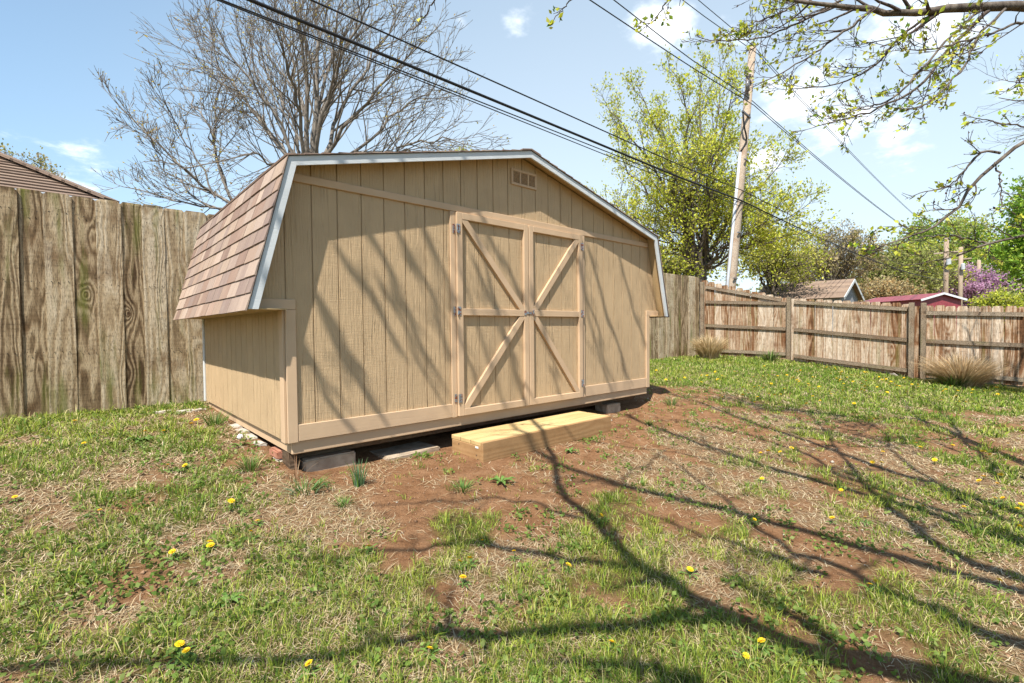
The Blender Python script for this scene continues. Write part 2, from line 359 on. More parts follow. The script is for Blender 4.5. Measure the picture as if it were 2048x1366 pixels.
soil = ramp(t, mth(t, 'MULTIPLY_ADD', nA, .6, mth(t, 'MULTIPLY', nB, .4)), [(.28, (.10, .047, .021)), (.43, (.245, .122, .057)), (.57, (.34, .185, .094)), (.75, (.46, .285, .165))])
straw = mixc(t, mrange(t, nC, .35, .65), (.17, .10, .05), (.42, .31, .17))
c = mixc(t, mth(t, 'MULTIPLY', at.outputs[1], mrange(t, nB, .35, .6)), soil, straw)
green = mixc(t, mrange(t, nB, .3, .7), (.055, .075, .014), (.14, .15, .035))
c = mixc(t, mth(t, 'MULTIPLY', at.outputs[0], mrange(t, nC, .2, .55, .35, .8)), c, green)
t.links.new(c, b.inputs['Base Color']); bump(t, b, mth(t, 'MULTIPLY_ADD', nA, .7, mth(t, 'MULTIPLY_ADD', nB, .5, mth(t, 'MULTIPLY', nC, .35))), 1.0, .05)
tag(link('ground', gme, m), 'patchy lawn of red brown soil and thin grass inside the fences', 'ground', kind='structure')


# ================================================================== SHED
W, D = 4.887, 3.094
ZT1, ZT2, ZE, ZR = .098, .2254, 1.1756, 1.100        # rim top, trim top, eave board top, eave underside
XE, XK, ZK, XP, ZP, OH = -.285, .003, 2.199, W/2, 2.809, .149
G0, GP = .2097, .2032
shed = empty('storage_shed', (W/2, D/2, -.1), 'tan painted barn-style garden shed with double doors and brown shingled roof', 'shed')
def roof_under(x):
    """height of the wall top under the roof at x"""
    xs = [XE+.045, XK+.02, XP, W-XK-.02, W-XE-.045]; zs = [ZR, ZK-.03, ZP-.035, ZK-.03, ZR]
    return float(np.interp(x, xs, zs))
BREAKS = [XE+.045, 0.0, XK+.02, 1.492, XP, 3.467, W-XK-.02, W, W-XE-.045]
def front_strip(xa, xb, y0, y1, parent, name='siding_board'):
    """one board of the front wall between two grooves, split where the wall outline steps"""
    cuts = [xa] + [q for q in BREAKS if xa+.004 < q < xb-.004] + [xb]
    def bot(x0, x1):
        mid = (x0+x1)/2
        if mid < 0 or mid > W: return ZR+.002
        return 2.066 if 1.492 < mid < 3.467 else ZT1
    lo, hi = [], []
    for a, b_ in zip(cuts[:-1], cuts[1:]):
        z = bot(a, b_); lo += [(a, z), (b_, z)]; hi += [(a, roof_under(a)), (b_, roof_under(b_))]
    def dd(L):
        out = []
        for q in L:
            if not out or abs(q[0]-out[-1][0])+abs(q[1]-out[-1][1]) > 1e-5: out.append(q)
        return out
    poly = dd(lo + hi[::-1])
    if abs(poly[0][0]-poly[-1][0])+abs(poly[0][1]-poly[-1][1]) < 1e-5: poly.pop()
    return link(name, prism_me(poly, y0, y1), M['tan'], parent)
# backing sheet of the front wall, boards over it
fw = link('front_wall', prism_me([(.02, ZT1), (W-.02, ZT1), (W-.02, ZR+.01), (W-XE-.06, ZR+.01), (W-XK-.03, ZK-.04), (XP, ZP-.05), (XK+.03, ZK-.04), (XE+.06, ZR+.01), (.02, ZR+.01)], .009, .03), M['tan'], shed)
edges = [XE+.047] + [G0+GP*n for n in range(-2, 24) if XE+.1 < G0+GP*n < W-XE-.1] + [W-XE-.047]
for a, b_ in zip(edges[:-1], edges[1:]):
    front_strip(a+.0048, b_-.0048, 0.0, .008, fw)
# side walls and back wall
def side_wall(x_out, sgn, name):
    xi = x_out + sgn*.009
    wl = link(name, box_me(min(xi, xi+sgn*.02), max(xi, xi+sgn*.02), .031, D-.02, ZT1, ZR+.0, 0), M['tan'], shed)
    ye = [.004] + [.10+GP*n for n in range(15) if .10+GP*n < D-.02] + [D]
    for a, b_ in zip(ye[:-1], ye[1:]):
        link('siding_board', box_me(min(x_out, x_out+sgn*.0085), max(x_out, x_out+sgn*.0085), a+.0035, b_-.0035, ZT1, ZR, 0), M['tan'], wl)
side_wall(0.0, 1, 'left_wall'); side_wall(W, -1, 'right_wall')
link('back_wall', prism_me([(.0, ZT1), (W, ZT1), (W, ZR+.01), (W-XE-.06, ZR+.01), (W-XK-.03, ZK-.04), (XP, ZP-.05), (XK+.03, ZK-.04), (XE+.06, ZR+.01), (.0, ZR+.01)], D+.001, D+.02), M['tan'], shed)
# rim skirt and skids below the walls
link('rim_board', box_me(.03, W-.03, .004, .05, -.002, ZT1-.001, .006), M['tan_trim_h'], shed)
link('rim_board', box_me(.028, .07, .052, D-.01, 0, ZT1-.001, .006), M['tan_trim'], shed)
link('rim_board', box_me(W-.07, W-.028, .052, D-.01, 0, ZT1-.001, .006), M['tan_trim'], shed)
link('rim_board', box_me(.03, W-.03, D-.006, D+.018, 0, ZT1-.003, .006), M['tan_trim_h'], shed)
link('floor', box_me(.075, W-.075, .055, D-.03, .03, ZT1-.006, 0), M['skid'], shed)
for y in (.16, 1.5, 2.85): link('skid', box_me(.08, W-.08, y, y+.09, -.075, .028, .004), M['skid'], shed)
# trim boards on the front
def tb(x0, x1, z0, z1, y0=-.02, y1=-.001, mat='tan_trim', bev=.003): return link('trim_board', box_me(x0, x1, y0, y1, z0, z1, bev), M[mat], shed)
tb(-.003, .071, ZT1-.006, ZR-.002, -.022, .000)                   # left corner board
tb(W-.071, W+.003, ZT1-.006, ZR-.002, -.022, .000)
link('trim_board', box_me(-.022, -.001, .001, .088, ZT1-.006, ZR-.004, .003), M['tan_trim'], shed)
link('trim_board', box_me(W+.001, W+.022, .001, .088, ZT1-.006, ZR-.004, .003), M['tan_trim'], shed)
link('trim_board', box_me(-.020, -.001, D-.03, D+.022, ZT1-.004, ZR-.004, .003), M['white'], shed)
tb(XE+.05, .071, ZR, ZE, -.0215, -.001, 'tan_trim_h'); tb(W-.071, W-XE-.05, ZR, ZE, -.0215, -.001, 'tan_trim_h')
tb(.074, 1.489, ZT1, ZT2, mat='tan_trim_h'); tb(3.470, W-.074, ZT1, ZT2, mat='tan_trim_h')
tb(.035, W-.035, 2.0645, 2.1246, mat='tan_trim_h')                # header band
tb(1.492, 1.549, ZT1-.004, 2.0625); tb(3.403, 3.467, ZT1-.004, 2.0625)
# doors
def door(x0, x1, hinge_left):
    dr = link('door', box_me(x0+.004, x1-.004, -.003, .02, ZT1+.006, 2.058, 0), M['tan'], shed)
    if hinge_left: tag(dr, 'left shed door with braces meeting at the latch side')
    else: tag(dr, 'right shed door with braces meeting at the latch side')
    e = [x0+.006] + [G0+GP*n for n in range(30) if x0+.03 < G0+GP*n < x1-.03] + [x1-.006]
    for a, b_ in zip(e[:-1], e[1:]): link('siding_board', box_me(a+.0035, b_-.0035, -.011, -.0032, ZT1+.008, 2.056, 0), M['tan'], dr)
    ya, yb = -.044, -.0112; s = .064
    pr = lambda n, *a, m='tan_trim': link(n, box_me(a[0], a[1], ya, yb, a[2], a[3], .003), M[m], dr)
    zb, zm0, zm1, zt = .102, 1.073, 1.141, 2.058
    pr('stile', x0, x0+s, zb, zt); pr('stile', x1-s, x1, zb, zt)
    pr('rail', x0+s+.001, x1-s-.001, zb, zb+.069, m='tan_trim_h'); pr('rail', x0+s+.001, x1-s-.001, zm0, zm1, m='tan_trim_h'); pr('rail', x0+s+.001, x1-s-.001, zt-.064, zt, m='tan_trim_h')
    xh, xl = (x0+s, x1-s) if hinge_left else (x1-s, x0+s)
    def brace(p, q):
        p = np.array(p); q = np.array(q); d = (q-p)/np.linalg.norm(q-p); n = np.array([-d[1], d[0]])*.032
        # clip the bar to the opening so that its ends lie against stile and rail
        poly = [p+n, p-n, q-n, q+n]
        xa, xb = min(xh, xl)+.001, max(xh, xl)-.001; za, zb_ = min(p[1], q[1]), max(p[1], q[1])
        def clip(P, ax, val, keep_gt):
            out = []
            for i in range(len(P)):
                A, B = P[i], P[(i+1) % len(P)]; ia = (A[ax] > val) == keep_gt; ib = (B[ax] > val) == keep_gt
                if ia: out.append(A)
                if ia != ib: out.append(A+(B-A)*((val-A[ax])/(B[ax]-A[ax])))
            return out
        e_ = d*.12; poly = [p+n-e_, p-n-e_, q-n+e_, q+n+e_]
        for ax, val, g in ((0, xa, True), (0, xb, False), (1, za+.001, True), (1, zb_-.001, False)): poly = clip(poly, ax, val, g)
        if sum(a[0]*b_[1]-b_[0]*a[1] for a, b_ in zip(poly, poly[1:]+poly[:1])) < 0: poly = poly[::-1]
        link('brace', prism_me([tuple(q_) for q_ in poly], ya+.003, yb), M['tan_trim'], dr)
    k = .02 if hinge_left else -.02
    brace((xh+k, zt-.064), (xl-k, zm1)); brace((xl-k, zm0), (xh+k, zb+.069))
    return dr
d1 = door(1.553, 2.495, True); d2 = door(2.505, 3.399, False)
def hinge(par, x, z, pin):
    bm = bmesh.new()
    def bx(a, b_, c, d_, e, f):
        r = bmesh.ops.create_cube(bm, size=1)
        for v in r['verts']: v.co = Vector(((a+b_)/2+v.co.x*(b_-a), (c+d_)/2+v.co.y*(d_-c), (e+f)/2+v.co.z*(f-e)))
    s = 1 if pin else -1
    bx(x-.036, x-.006, -.0485, -.0445, z-.042, z+.042) if not pin else bx(x+.006, x+.036, -.0485, -.0445, z-.042, z+.042)
    (bx(x+.006, x+.034, -.0245, -.0205, z-.042, z+.042) if not pin else bx(x-.034, x-.006, -.0245, -.0205, z-.042, z+.042))
    for k in range(5):
        r = bmesh.ops.create_cone(bm, cap_ends=True, segments=10, radius1=.0075, radius2=.0075, depth=.0155, matrix=Matrix.Translation((x, -.05, z-.034+.017*k)))
    for dx in (.015, .027):
        for dz in (-.024, .024):
            bmesh.ops.create_icosphere(bm, subdivisions=1, radius=.0045, matrix=Matrix.Translation((x+s*dx, -.0495, z+dz)))
    link('hinge', bm_mesh('hinge', bm), M['galv'], par)
for z in (1.90, 1.115, .275): hinge(d1, 1.551, z, True)
for z in (1.92, 1.115, .275): hinge(d2, 3.401, z, False)
# latch : hasp plate across both stiles with a staple and a pin
bm = bmesh.new()
for a in ((2.455, 2.535, -.050, -.0445, 1.098, 1.122), (2.545, 2.566, -.0495, -.0445, 1.085, 1.135), (2.425, 2.452, -.0495, -.0445, 1.085, 1.135)):
    r = bmesh.ops.create_cube(bm, size=1)
    for v in r['verts']: v.co = Vector(((a[0]+a[1])/2+v.co.x*(a[1]-a[0]), (a[2]+a[3])/2+v.co.y*(a[3]-a[2]), (a[4]+a[5])/2+v.co.z*(a[5]-a[4])))
bmesh.ops.create_cone(bm, cap_ends=True, segments=10, radius1=.006, radius2=.006, depth=.05, matrix=Matrix.Translation((2.552, -.058, 1.108)))
bmesh.ops.create_icosphere(bm, subdivisions=2, radius=.011, matrix=Matrix.Translation((2.552, -.058, 1.137)))
link('latch', bm_mesh('latch', bm), M['galv'], shed)
# gable vent : frame, dark back, three columns of louvres
vx0, vx1, vz0, vz1 = 2.283, 2.661, 2.467, 2.637
vt = link('vent', box_me(vx0+.02, vx1-.02, -.003, -.0005, vz0+.015, vz1-.015, 0), M['black'], shed)
for a in ((vx0, vx1, vz0, vz0+.024), (vx0, vx1, vz1-.024, vz1), (vx0, vx0+.028, vz0+.0245, vz1-.0245), (vx1-.028, vx1, vz0+.0245, vz1-.0245),
          (vx0+.122, vx0+.140, vz0+.0245, vz1-.0245), (vx0+.238, vx0+.256, vz0+.0245, vz1-.0245)):
    link('vent_frame', box_me(a[0], a[1], -.016, -.0035, a[2], a[3], .0015), M['tan_trim'], vt)
for c0_, c1_ in ((vx0+.028, vx0+.122), (vx0+.140, vx0+.238), (vx0+.256, vx1-.028)):
    for k in range(10):
        z = vz0+.030+k*.0122
        link('vent_slat', beam_me((c0_, -.009, z), (c1_, -.009, z), .0058, .0018, (0, -.75, -.65), 0), M['tan_trim'], vt)
# rake boards (white) : mitred quads extruded
def rake(pts, h, y0, y1):
    """pts: outer polyline (x,z); boards of height h hang inside it; one board per segment"""
    P = [np.array(p) for p in pts]; off = []
    nrm = []
    for a, b_ in zip(P[:-1], P[1:]):
        d = (b_-a)/np.linalg.norm(b_-a); nrm.append(np.array([d[1], -d[0]]))
    for i in range(len(P)):
        if i == 0: off.append(P[0]+nrm[0]*h)
        elif i == len(P)-1: off.append(P[-1]+nrm[-1]*h)
        else:
            s = nrm[i-1]+nrm[i]; off.append(P[i]+s/(1+np.dot(nrm[i-1], nrm[i]))*h)
    off[0] = np.array([P[0][0]+h*1.02, P[0][1]]); off[-1] = np.array([P[-1][0]-h*1.02, P[-1][1]])
    for i in range(len(P)-1):
        link('rake_board', prism_me([tuple(P[i]), tuple(off[i]), tuple(off[i+1]), tuple(P[i+1])], y0, y1), M['white'], shed)
OUT = [(XE, ZR-.006), (XK, ZK), (XP, ZP), (W-XK, ZK), (W-XE, ZR-.006)]
rake(OUT, .066, -OH, -OH+.02); rake(OUT, .066, D+.03, D+.05)
# soffits between rake board and wall, and the flat eave undersides
def slope_sheet(p, q, y0, y1, thick, mat, name, lift=0.0):
    p = np.array(p, float); q = np.array(q, float); d = (q-p)/np.linalg.norm(q-p); n = np.array([-d[1], d[0]]); n = n if n[1] >= 0 else -n
    a, b_ = p+n*lift, q+n*lift; c, e = b_-n*thick, a-n*thick
    P = [tuple(a), tuple(b_), tuple(c), tuple(e)]
    if sum(u[0]*v[1]-v[0]*u[1] for u, v in zip(P, P[1:]+P[:1])) < 0: P = P[::-1]
    return link(name, prism_me(P, y0, y1), M[mat], shed)
slopes = list(zip(OUT[:-1], OUT[1:]))
for i, (p, q) in enumerate(slopes):
    slope_sheet(p, q, -OH+.021, D+.029, .014, 'soffit', 'roof_deck', -.001)
link('eave_soffit', box_me(XE+.012, -.0225, -OH+.021, D+.029, ZR-.006, ZR+.003, 0), M['soffit'], shed)
link('eave_soffit', box_me(W+.0225, W-XE-.012, -OH+.021, D+.029, ZR-.006, ZR+.003, 0), M['soffit'], shed)
# roofing felt edge, then shingles
SH = {}
def shingle_me(wd, ht, th=.010):
    """tab in its own frame: x along the roof, z up the slope, y outward; the lower edge is the thick one"""
    k = (round(wd, 3), round(ht, 3))
    if k not in SH:
        V = [(0, .001, 0), (wd, .001, 0), (wd, th+.004, 0), (0, th+.004, 0), (0, .0, ht), (wd, .0, ht), (wd, .003, ht), (0, .003, ht)]
        me = mesh_py('shingle', V, [(0, 3, 2, 1), (4, 5, 6, 7), (0, 1, 5, 4), (3, 7, 6, 2), (0, 4, 7, 3), (1, 2, 6, 5)]); me.materials.append(M['shingle']); SH[k] = me
    return SH[k]
def roof_slope(lo, hi, rows, tabs, name):
    lo = np.array(lo); hi = np.array(hi); L = np.linalg.norm(hi-lo); d = (hi-lo)/L; n = np.array([-d[1], d[0]]); n = n if n[1] > 0 else -n
    y0, y1 = -OH-.012, D+.06
    P = [tuple(lo-d*.008), tuple(hi), tuple(hi+n*.004), tuple(lo-d*.008+n*.004)]
    if sum(u[0]*v[1]-v[0]*u[1] for u, v in zip(P, P[1:]+P[:1])) < 0: P = P[::-1]
    base = link(name, prism_me(P, y0+.004, y1-.004), M['black'], shed)
    ex = L/rows; tw = .28
    X = Vector((0, -1, 0)) if d[0] > 0 else Vector((0, 1, 0)); Z = Vector((d[0], 0, d[1])); Y = Vector((n[0], 0, n[1]))
    X = Y.cross(Z); rot = Matrix((X, Y, Z)).transposed().to_4x4()
    ystart, sgn = (y1, -1) if X.y < 0 else (y0, 1)
    for r in range(rows):
        o2 = lo + d*(ex*r-.014) + n*.0045
        if tabs:
            y = 0.0; first = True; Ltot = y1-y0; w0 = (.14 if r % 2 else .28)
            while y < Ltot-.02:
                wd = w0 if first else random.choice((.27, .28, .28, .29, .145)); first = False
                if y+wd > Ltot-.04: wd = Ltot-y
                o = link('shingle', shingle_me(round(wd-.007, 3), round(ex+.022, 3)), None, base)
                o.matrix_local = Matrix.Translation((o2[0]+n[0]*random.uniform(0, .002), ystart+sgn*y, o2[1]-random.uniform(0, .004))) @ rot
                y += wd
        else:
            o = link('shingle_course', shingle_me(round(y1-y0, 3), round(ex+.022, 3)), None, base); o.matrix_local = Matrix.Translation((o2[0], ystart, o2[1])) @ rot
roof_slope(OUT[0], OUT[1], 9, True, 'lower_roof'); roof_slope(OUT[1], OUT[2], 19, False, 'upper_roof')
roof_slope(OUT[3], OUT[2], 19, False, 'upper_roof'); roof_slope(OUT[4], OUT[3], 9, False, 'lower_roof')
link('ridge_cap', prism_me([(XP-.13, ZP-.015), (XP, ZP+.012), (XP+.13, ZP-.015), (XP+.13, ZP-.007), (XP, ZP+.022), (XP-.13, ZP-.007)], -OH-.014, D+.062), M['shingle'], shed)

# ------------------------------------------------------------------ wooden step at the doors
SX0, SX1, SY, SZT = 1.395, 3.205, -.60, -.033
stp = empty('wooden_step', ((SX0+SX1)/2, -.3, -.2), 'low new yellow lumber step in front of the shed doors', 'step')
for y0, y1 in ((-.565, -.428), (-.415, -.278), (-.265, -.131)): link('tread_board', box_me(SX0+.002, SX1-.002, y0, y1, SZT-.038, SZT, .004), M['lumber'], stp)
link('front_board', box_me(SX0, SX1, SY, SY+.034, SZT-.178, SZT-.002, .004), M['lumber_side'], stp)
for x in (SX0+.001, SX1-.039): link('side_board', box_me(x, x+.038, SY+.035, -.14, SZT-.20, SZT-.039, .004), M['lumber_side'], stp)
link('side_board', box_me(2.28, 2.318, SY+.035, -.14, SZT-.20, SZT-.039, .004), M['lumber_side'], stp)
tg = link('price_tag', box_me(SX0-.0015, SX0+.0005, SY+.062, SY+.105, SZT-.062, SZT-.045, 0), M['paper'], stp)
for y, z in ((SY+.09, -.155), (-.25, -.10), (SY+.07, -.19)):
    bm = bmesh.new(); bmesh.ops.create_cone(bm, cap_ends=True, segments=8, radius1=.006, radius2=.006, depth=.004, matrix=Matrix.Translation((SX0-.001, y, z)) @ Matrix.Rotation(math.pi/2, 4, 'Y'))
    link('screw_head', bm_mesh('screw', bm), M['skid'], stp)

# ------------------------------------------------------------------ blocks and bricks under the shed
def rock_box(x0, x1, y0, y1, z0, z1, rz=0, bev=.01, jit=.004, sub=2):
    bm = bmesh.new(); bmesh.ops.create_cube(bm, size=1)
    for v in bm.verts: v.co = Vector((v.co.x*(x1-x0), v.co.y*(y1-y0), v.co.z*(z1-z0)))
    bmesh.ops.bevel(bm, geom=bm.edges[:], offset=bev, segments=2, affect='EDGES')
    bmesh.ops.subdivide_edges(bm, edges=[e for e in bm.edges if e.calc_length() > .06], cuts=sub)
    for v in bm.verts: v.co += Vector((random.uniform(-jit, jit), random.uniform(-jit, jit), random.uniform(-jit, jit)))
    bmesh.ops.transform(bm, matrix=Matrix.Translation(((x0+x1)/2, (y0+y1)/2, (z0+z1)/2)) @ Matrix.Rotation(rz, 4, 'Z'), verts=bm.verts[:])
    return bm_mesh('block', bm)
def block(name, a, mat, label, cat='block', group=None, rz=0, bev=.01):
    return tag(link(name, rock_box(*a, rz=rz, bev=bev), M[mat]), label, cat, group)
block('concrete_block', (.14, .56, .06, .27, -.26, -.077), 'concrete', 'rough grey concrete block under the front left corner of the shed')
block('concrete_slab', (.80, 1.36, .0, .34, -.26, -.165), 'concrete', 'flat concrete slab lying half buried under the shed beside the step', rz=.05)
block('concrete_block', (4.02, 4.32, .07, .28, -.26, -.077), 'concrete', 'concrete block under the shed past the far end of the step')
block('wooden_shim', (.035, .095, .08, .27, -.25, -.003), 'skid', 'upright grey wooden shim at the front left corner of the shed', 'shim', bev=.004)
block('brick', (.01, .10, .30, .52, -.095, -.030), 'brick', 'red brick wedged under the left side of the shed', 'brick')
block('brick', (.0, .10, .29, .54, -.165, -.097), 'stone', 'pale brick beneath the red brick at the shed side', 'brick')
for i, (y, z, r) in enumerate(((.84, -.07, .1), (1.10, -.05, -.06), (1.36, -.04, .12), (1.62, -.03, 0))):
    block('stone_paver', (-.05, .05, y-.11, y+.11, z-.05, z+.03), 'stone', 'pale stone paver laid in a row along the left side of the shed', 'paver', 'pale pavers along the shed side', rz=r)
for y in (2.3,): block('concrete_block', (.10, .40, y, y+.2, -.10, -.002), 'concrete', 'concrete block under the rear left side of the shed')
block('concrete_block', (4.45, 4.8, 2.6, 2.8, -.10, -.002), 'concrete', 'concrete block under the rear right corner of the shed')
for i, (u, v) in enumerate(((325, 826), (372, 824), (395, 822))):
    p = ghit(u, v); block('flat_stone', (p[0]-.09, p[0]+.09, p[1]-.05, p[1]+.05, p[2]-.03, p[2]+.022), 'stone', 'flat pale stone at the foot of the tall fence beside the shed', 'stone', 'flat stones at the fence foot', rz=.3*i, bev=.012)

# ================================================================== FENCES
def board_me(wd, ht, seed, th=.018, ear=.03, segs=9):
    """dog-eared picket in its own frame: x across (centred), z up from 0, front face at y=0"""
    r = random.Random(seed); zs = [ht*k/segs for k in range(segs)] + [ht-ear, ht]
    L, R, B = [], [], []
    for k, z in enumerate(zs):
        j = .0025; e = 0 if k < len(zs)-1 else ear*r.uniform(.7, 1.1)
        L.append(-wd/2+e+r.uniform(-j, j)); R.append(wd/2-e+r.uniform(-j, j)); B.append(r.uniform(-.003, .003))
    V = []
    for k, z in enumerate(zs):
        V += [(L[k], B[k], z), (R[k], B[k]+r.uniform(-.002, .002), z), (R[k], B[k]+th, z), (L[k], B[k]+th, z)]
    Fc = [(0, 3, 2, 1)]
    for k in range(len(zs)-1):
        a = 4*k
        for i in range(4): Fc.append((a+i, a+(i+1) % 4, a+4+(i+1) % 4, a+4+i))
    Fc.append((len(V)-4, len(V)-3, len(V)-2, len(V)-1))
    return mesh_py('fence_board', V, Fc)
FY = 3.5
bf = empty('tall_wooden_fence', (4, FY, .04), 'tall weathered mossy board fence running behind the shed', 'fence')
bmesh_v = [board_me(.207, 2.435, k) for k in range(8)]
for me in bmesh_v: me.materials.append(M['fence_back'])
xe = [-1.609, -1.401, -1.178, -.967, -.75, -.54, -.329, -.114, .118]
while xe[0] > -6.2: xe.insert(0, xe[0]-.2125)
while xe[-1] < 13.15: xe.append(xe[-1]+.2125+random.uniform(-.006, .006))
nails = []
for i, (a, b_) in enumerate(zip(xe[:-1], xe[1:])):
    o = link('fence_board', bmesh_v[(i*5) % 8], None, bf)
    o.location = ((a+b_)/2, FY-(.011 if i % 2 else 0)+random.uniform(-.004, .004), .04+random.uniform(-.014, .012)); o.rotation_euler = (random.uniform(-.004, .004), random.uniform(-.004, .004), random.uniform(-.03, .03))
    o.scale = ((b_-a+.010)/.207, 1, 1)
    for z in (2.22, 1.46, .70):
        for q in (.2, .5, .8): nails.append((a+(b_-a)*q+random.uniform(-.01, .01), FY-.014, z+.04+random.uniform(-.012, .012)))
for z in (2.22, 1.46, .70): link('rail', box_me(-6.2, 13.2, FY+.026, FY+.064, z, z+.085, .004), M['skid'], bf)
for x in np.arange(-6, 13, 2.44): link('post', box_me(x, x+.09, FY+.066, FY+.156, -.1, 2.3, .004), M['post'], bf)
bm = bmesh.new()
for p in nails: bmesh.ops.create_cone(bm, cap_ends=True, segments=6, radius1=.0045, radius2=.0045, depth=.006, matrix=Matrix.Translation(p) @ Matrix.Rotation(math.pi/2, 4, 'X'))
tag(link('nail_heads', bm_mesh('nails', bm), M['black'], bf), kind='stuff')

def fence_run(name, label, pts, top_px, rails_px, board_w=.2, corner=False):
    """low fence seen from its rail side; pts: plan points of posts; top_px / rails_px give heights by the plane of each bay"""
    fr = empty(name, (pts[0][0], pts[0][1], -.1), label, 'fence')
    for k in range(len(pts)-1):
        A = np.array([*pts[k], 0.]); B = np.array([*pts[k+1], 0.]); d = B-A; L = np.linalg.norm(d); d = d/L; n = np.array([-d[1], d[0], 0]); n = n if np.dot(n, CAM-A) > 0 else -n
        hgt = lambda u, v: at_plane(u, v, A, n)
        tl, tr_ = hgt(*top_px[k][0]), hgt(*top_px[k][1])
        ztop = lambda s: tl[2] + (tr_[2]-tl[2])*((s-np.dot(tl-A, d))/(np.dot(tr_-tl, d)))
        ang = math.atan2(d[1], d[0]) if np.dot(np.array([math.sin(math.atan2(d[1], d[0])), -math.cos(math.atan2(d[1], d[0])), 0]), n) > 0 else math.atan2(-d[1], -d[0])
        nb = int(round(L/board_w)); bw = L/nb
        for i in range(nb):
            s = (i+.5)*bw; P = A+d*s-n*.045; g = float(gz(P[0], P[1])); hz = ztop(s)
            if corner and k == 0: hz = min(hz, 2.45)
            h = hz - (g+.035) + random.uniform(-.012, .012)
            me = board_me(bw-.003, 1.0, 100+i % 9) if ('b', round(bw, 3), i % 9) not in SH else SH[('b', round(bw, 3), i % 9)]
            if ('b', round(bw, 3), i % 9) not in SH: me.materials.append(M['fence_side']); SH[('b', round(bw, 3), i % 9)] = me
            o = link('fence_board', me, None, fr); o.location = (P[0], P[1], g+.035); o.rotation_euler = (0, random.uniform(-.006, .006), ang); o.scale = (1, 1, h)
        for (a, b_) in rails_px[k]:
            pa, pb = hgt(*a), hgt(*b_)
            link('rail', beam_me(pa-n*.02, pb-n*.02, .088, .036, n), M['rail_y'], fr)
    return fr
P1, P2, P3 = (13.32, 3.47), (13.60, 1.04), (13.74, -1.60)
def post(par, x, y, top, s=.098):
    g = float(gz(x, y)); link('post', box_me(x-s/2, x+s/2, y-s/2, y+s/2, g-.12, top, .006), M['post'], par)
f1 = fence_run('low_wooden_fence', 'weathered rail-side board fence stepping down from the corner of the tall fence', [P1, P2, P3],
    [((1415, 562), (1570, 596)), ((1590, 597), (1812, 607))],
    [[((1411, 574), (1562, 600)), ((1411, 604), (1571, 607)), ((1411, 651), (1571, 658)), ((1411, 700), (1571, 708))],
     [((1588, 604), (1814, 618)), ((1588, 659), (1814, 680)), ((1588, 712), (1814, 741))]], corner=True)
post(f1, P1[0], P1[1]-.05, 2.33); post(f1, P2[0]-.03, P2[1], 1.74); post(f1, P3[0]-.03, P3[1], 1.47)
Q1, Q2, Q3 = (13.86, -1.80), (14.36, -4.3), (14.7, -6.9)
f2 = fence_run('low_wooden_fence', 'dark weathered rail-side board fence standing behind the right dry grass clump', [Q1, Q2, Q3],
    [((1852, 611), (2048, 613)), ((2300, 614), (2500, 615))],
    [[((1848, 626), (2048, 629)), ((1848, 682), (2048, 691)), ((1848, 741), (2048, 760))], []])
o = link('fence_board', board_me(.2, 1.72, 55), M['fence_side'], f2); o.location = (13.90, -1.70, -.33); o.rotation_euler = (0, 0, -math.pi/2)
post(f2, Q1[0], Q1[1]+.0, 1.46); post(f2, Q2[0]-.03, Q2[1], 1.40)
# wavy concrete edging by the low fence
pa = np.array([*ghit(1748, 738)[:2]]); 
V, Fc = [], []
ea, eb = ghit(1735, 739), ghit(1795, 752)
for k in range(25):
    s = k/24; p = ea+(eb-ea)*s; h = .035+.018*math.sin(s*6*math.pi*1.6); g = float(gz(p[0], p[1]))
    V += [(p[0]-.02, p[1], g-.03), (p[0]-.02, p[1], g+h), (p[0]+.03, p[1], g+h), (p[0]+.03, p[1], g-.03)]
    if k:
        a = 4*(k-1); Fc += [(a+i, a+4+i, a+4+(i+1) % 4, a+(i+1) % 4) for i in range(4)]
Fc += [(0, 1, 2, 3), (len(V)-1, len(V)-2, len(V)-3, len(V)-4)]
tag(link('lawn_edging', mesh_py('edging', V, Fc), M['stone']), 'scalloped pale concrete lawn edging at the foot of the low fence', 'edging')

# ================================================================== TREES
def rv(r, s=1.0): return Vector((r.gauss(0, s), r.gauss(0, s), r.gauss(0, s)))
def grow(out, tips, p, d, L, r, lvl, maxl, R, cfg):
    n = 4 if lvl < maxl else 3
    pts = [p.copy()]; rad = [r]; q = p.copy(); dd = d.copy(); dirs = [dd.copy()]
    for k in range(n):
        dd = (dd + rv(R, cfg['wig']) + Vector((0, 0, cfg['up']))).normalized(); q = q + dd*(L/n)
        pts.append(q.copy()); rad.append(max(cfg['rmin']*.6, r*(1-(k+1)/n*.72))); dirs.append(dd.copy())
    out.setdefault(lvl, []).append((pts, rad))
    if lvl >= maxl: tips.append(pts); return
    kids = cfg['kids'][min(lvl, len(cfg['kids'])-1)]
    for c in range(kids):
        tt = .25+.75*(c+R.random())/kids; k = min(n-1, int(tt*n)); f = tt*n-k
        pos = pts[k].lerp(pts[k+1], f); rr = max(cfg['rmin'], (rad[k]*(1-f)+rad[k+1]*f)*.62)
        ax = dirs[k+1].orthogonal().normalized(); ax.rotate(Matrix.Rotation(R.random()*6.283, 3, dirs[k+1]).to_quaternion())
        a = math.radians(R.uniform(*cfg['ang'])); nd_ = (dirs[k+1]*math.cos(a)+ax*math.sin(a)).normalized()
        grow(out, tips, pos, nd_, L*R.uniform(*cfg['ratio'])*(1.1-.45*tt), rr, lvl+1, maxl, R, cfg)
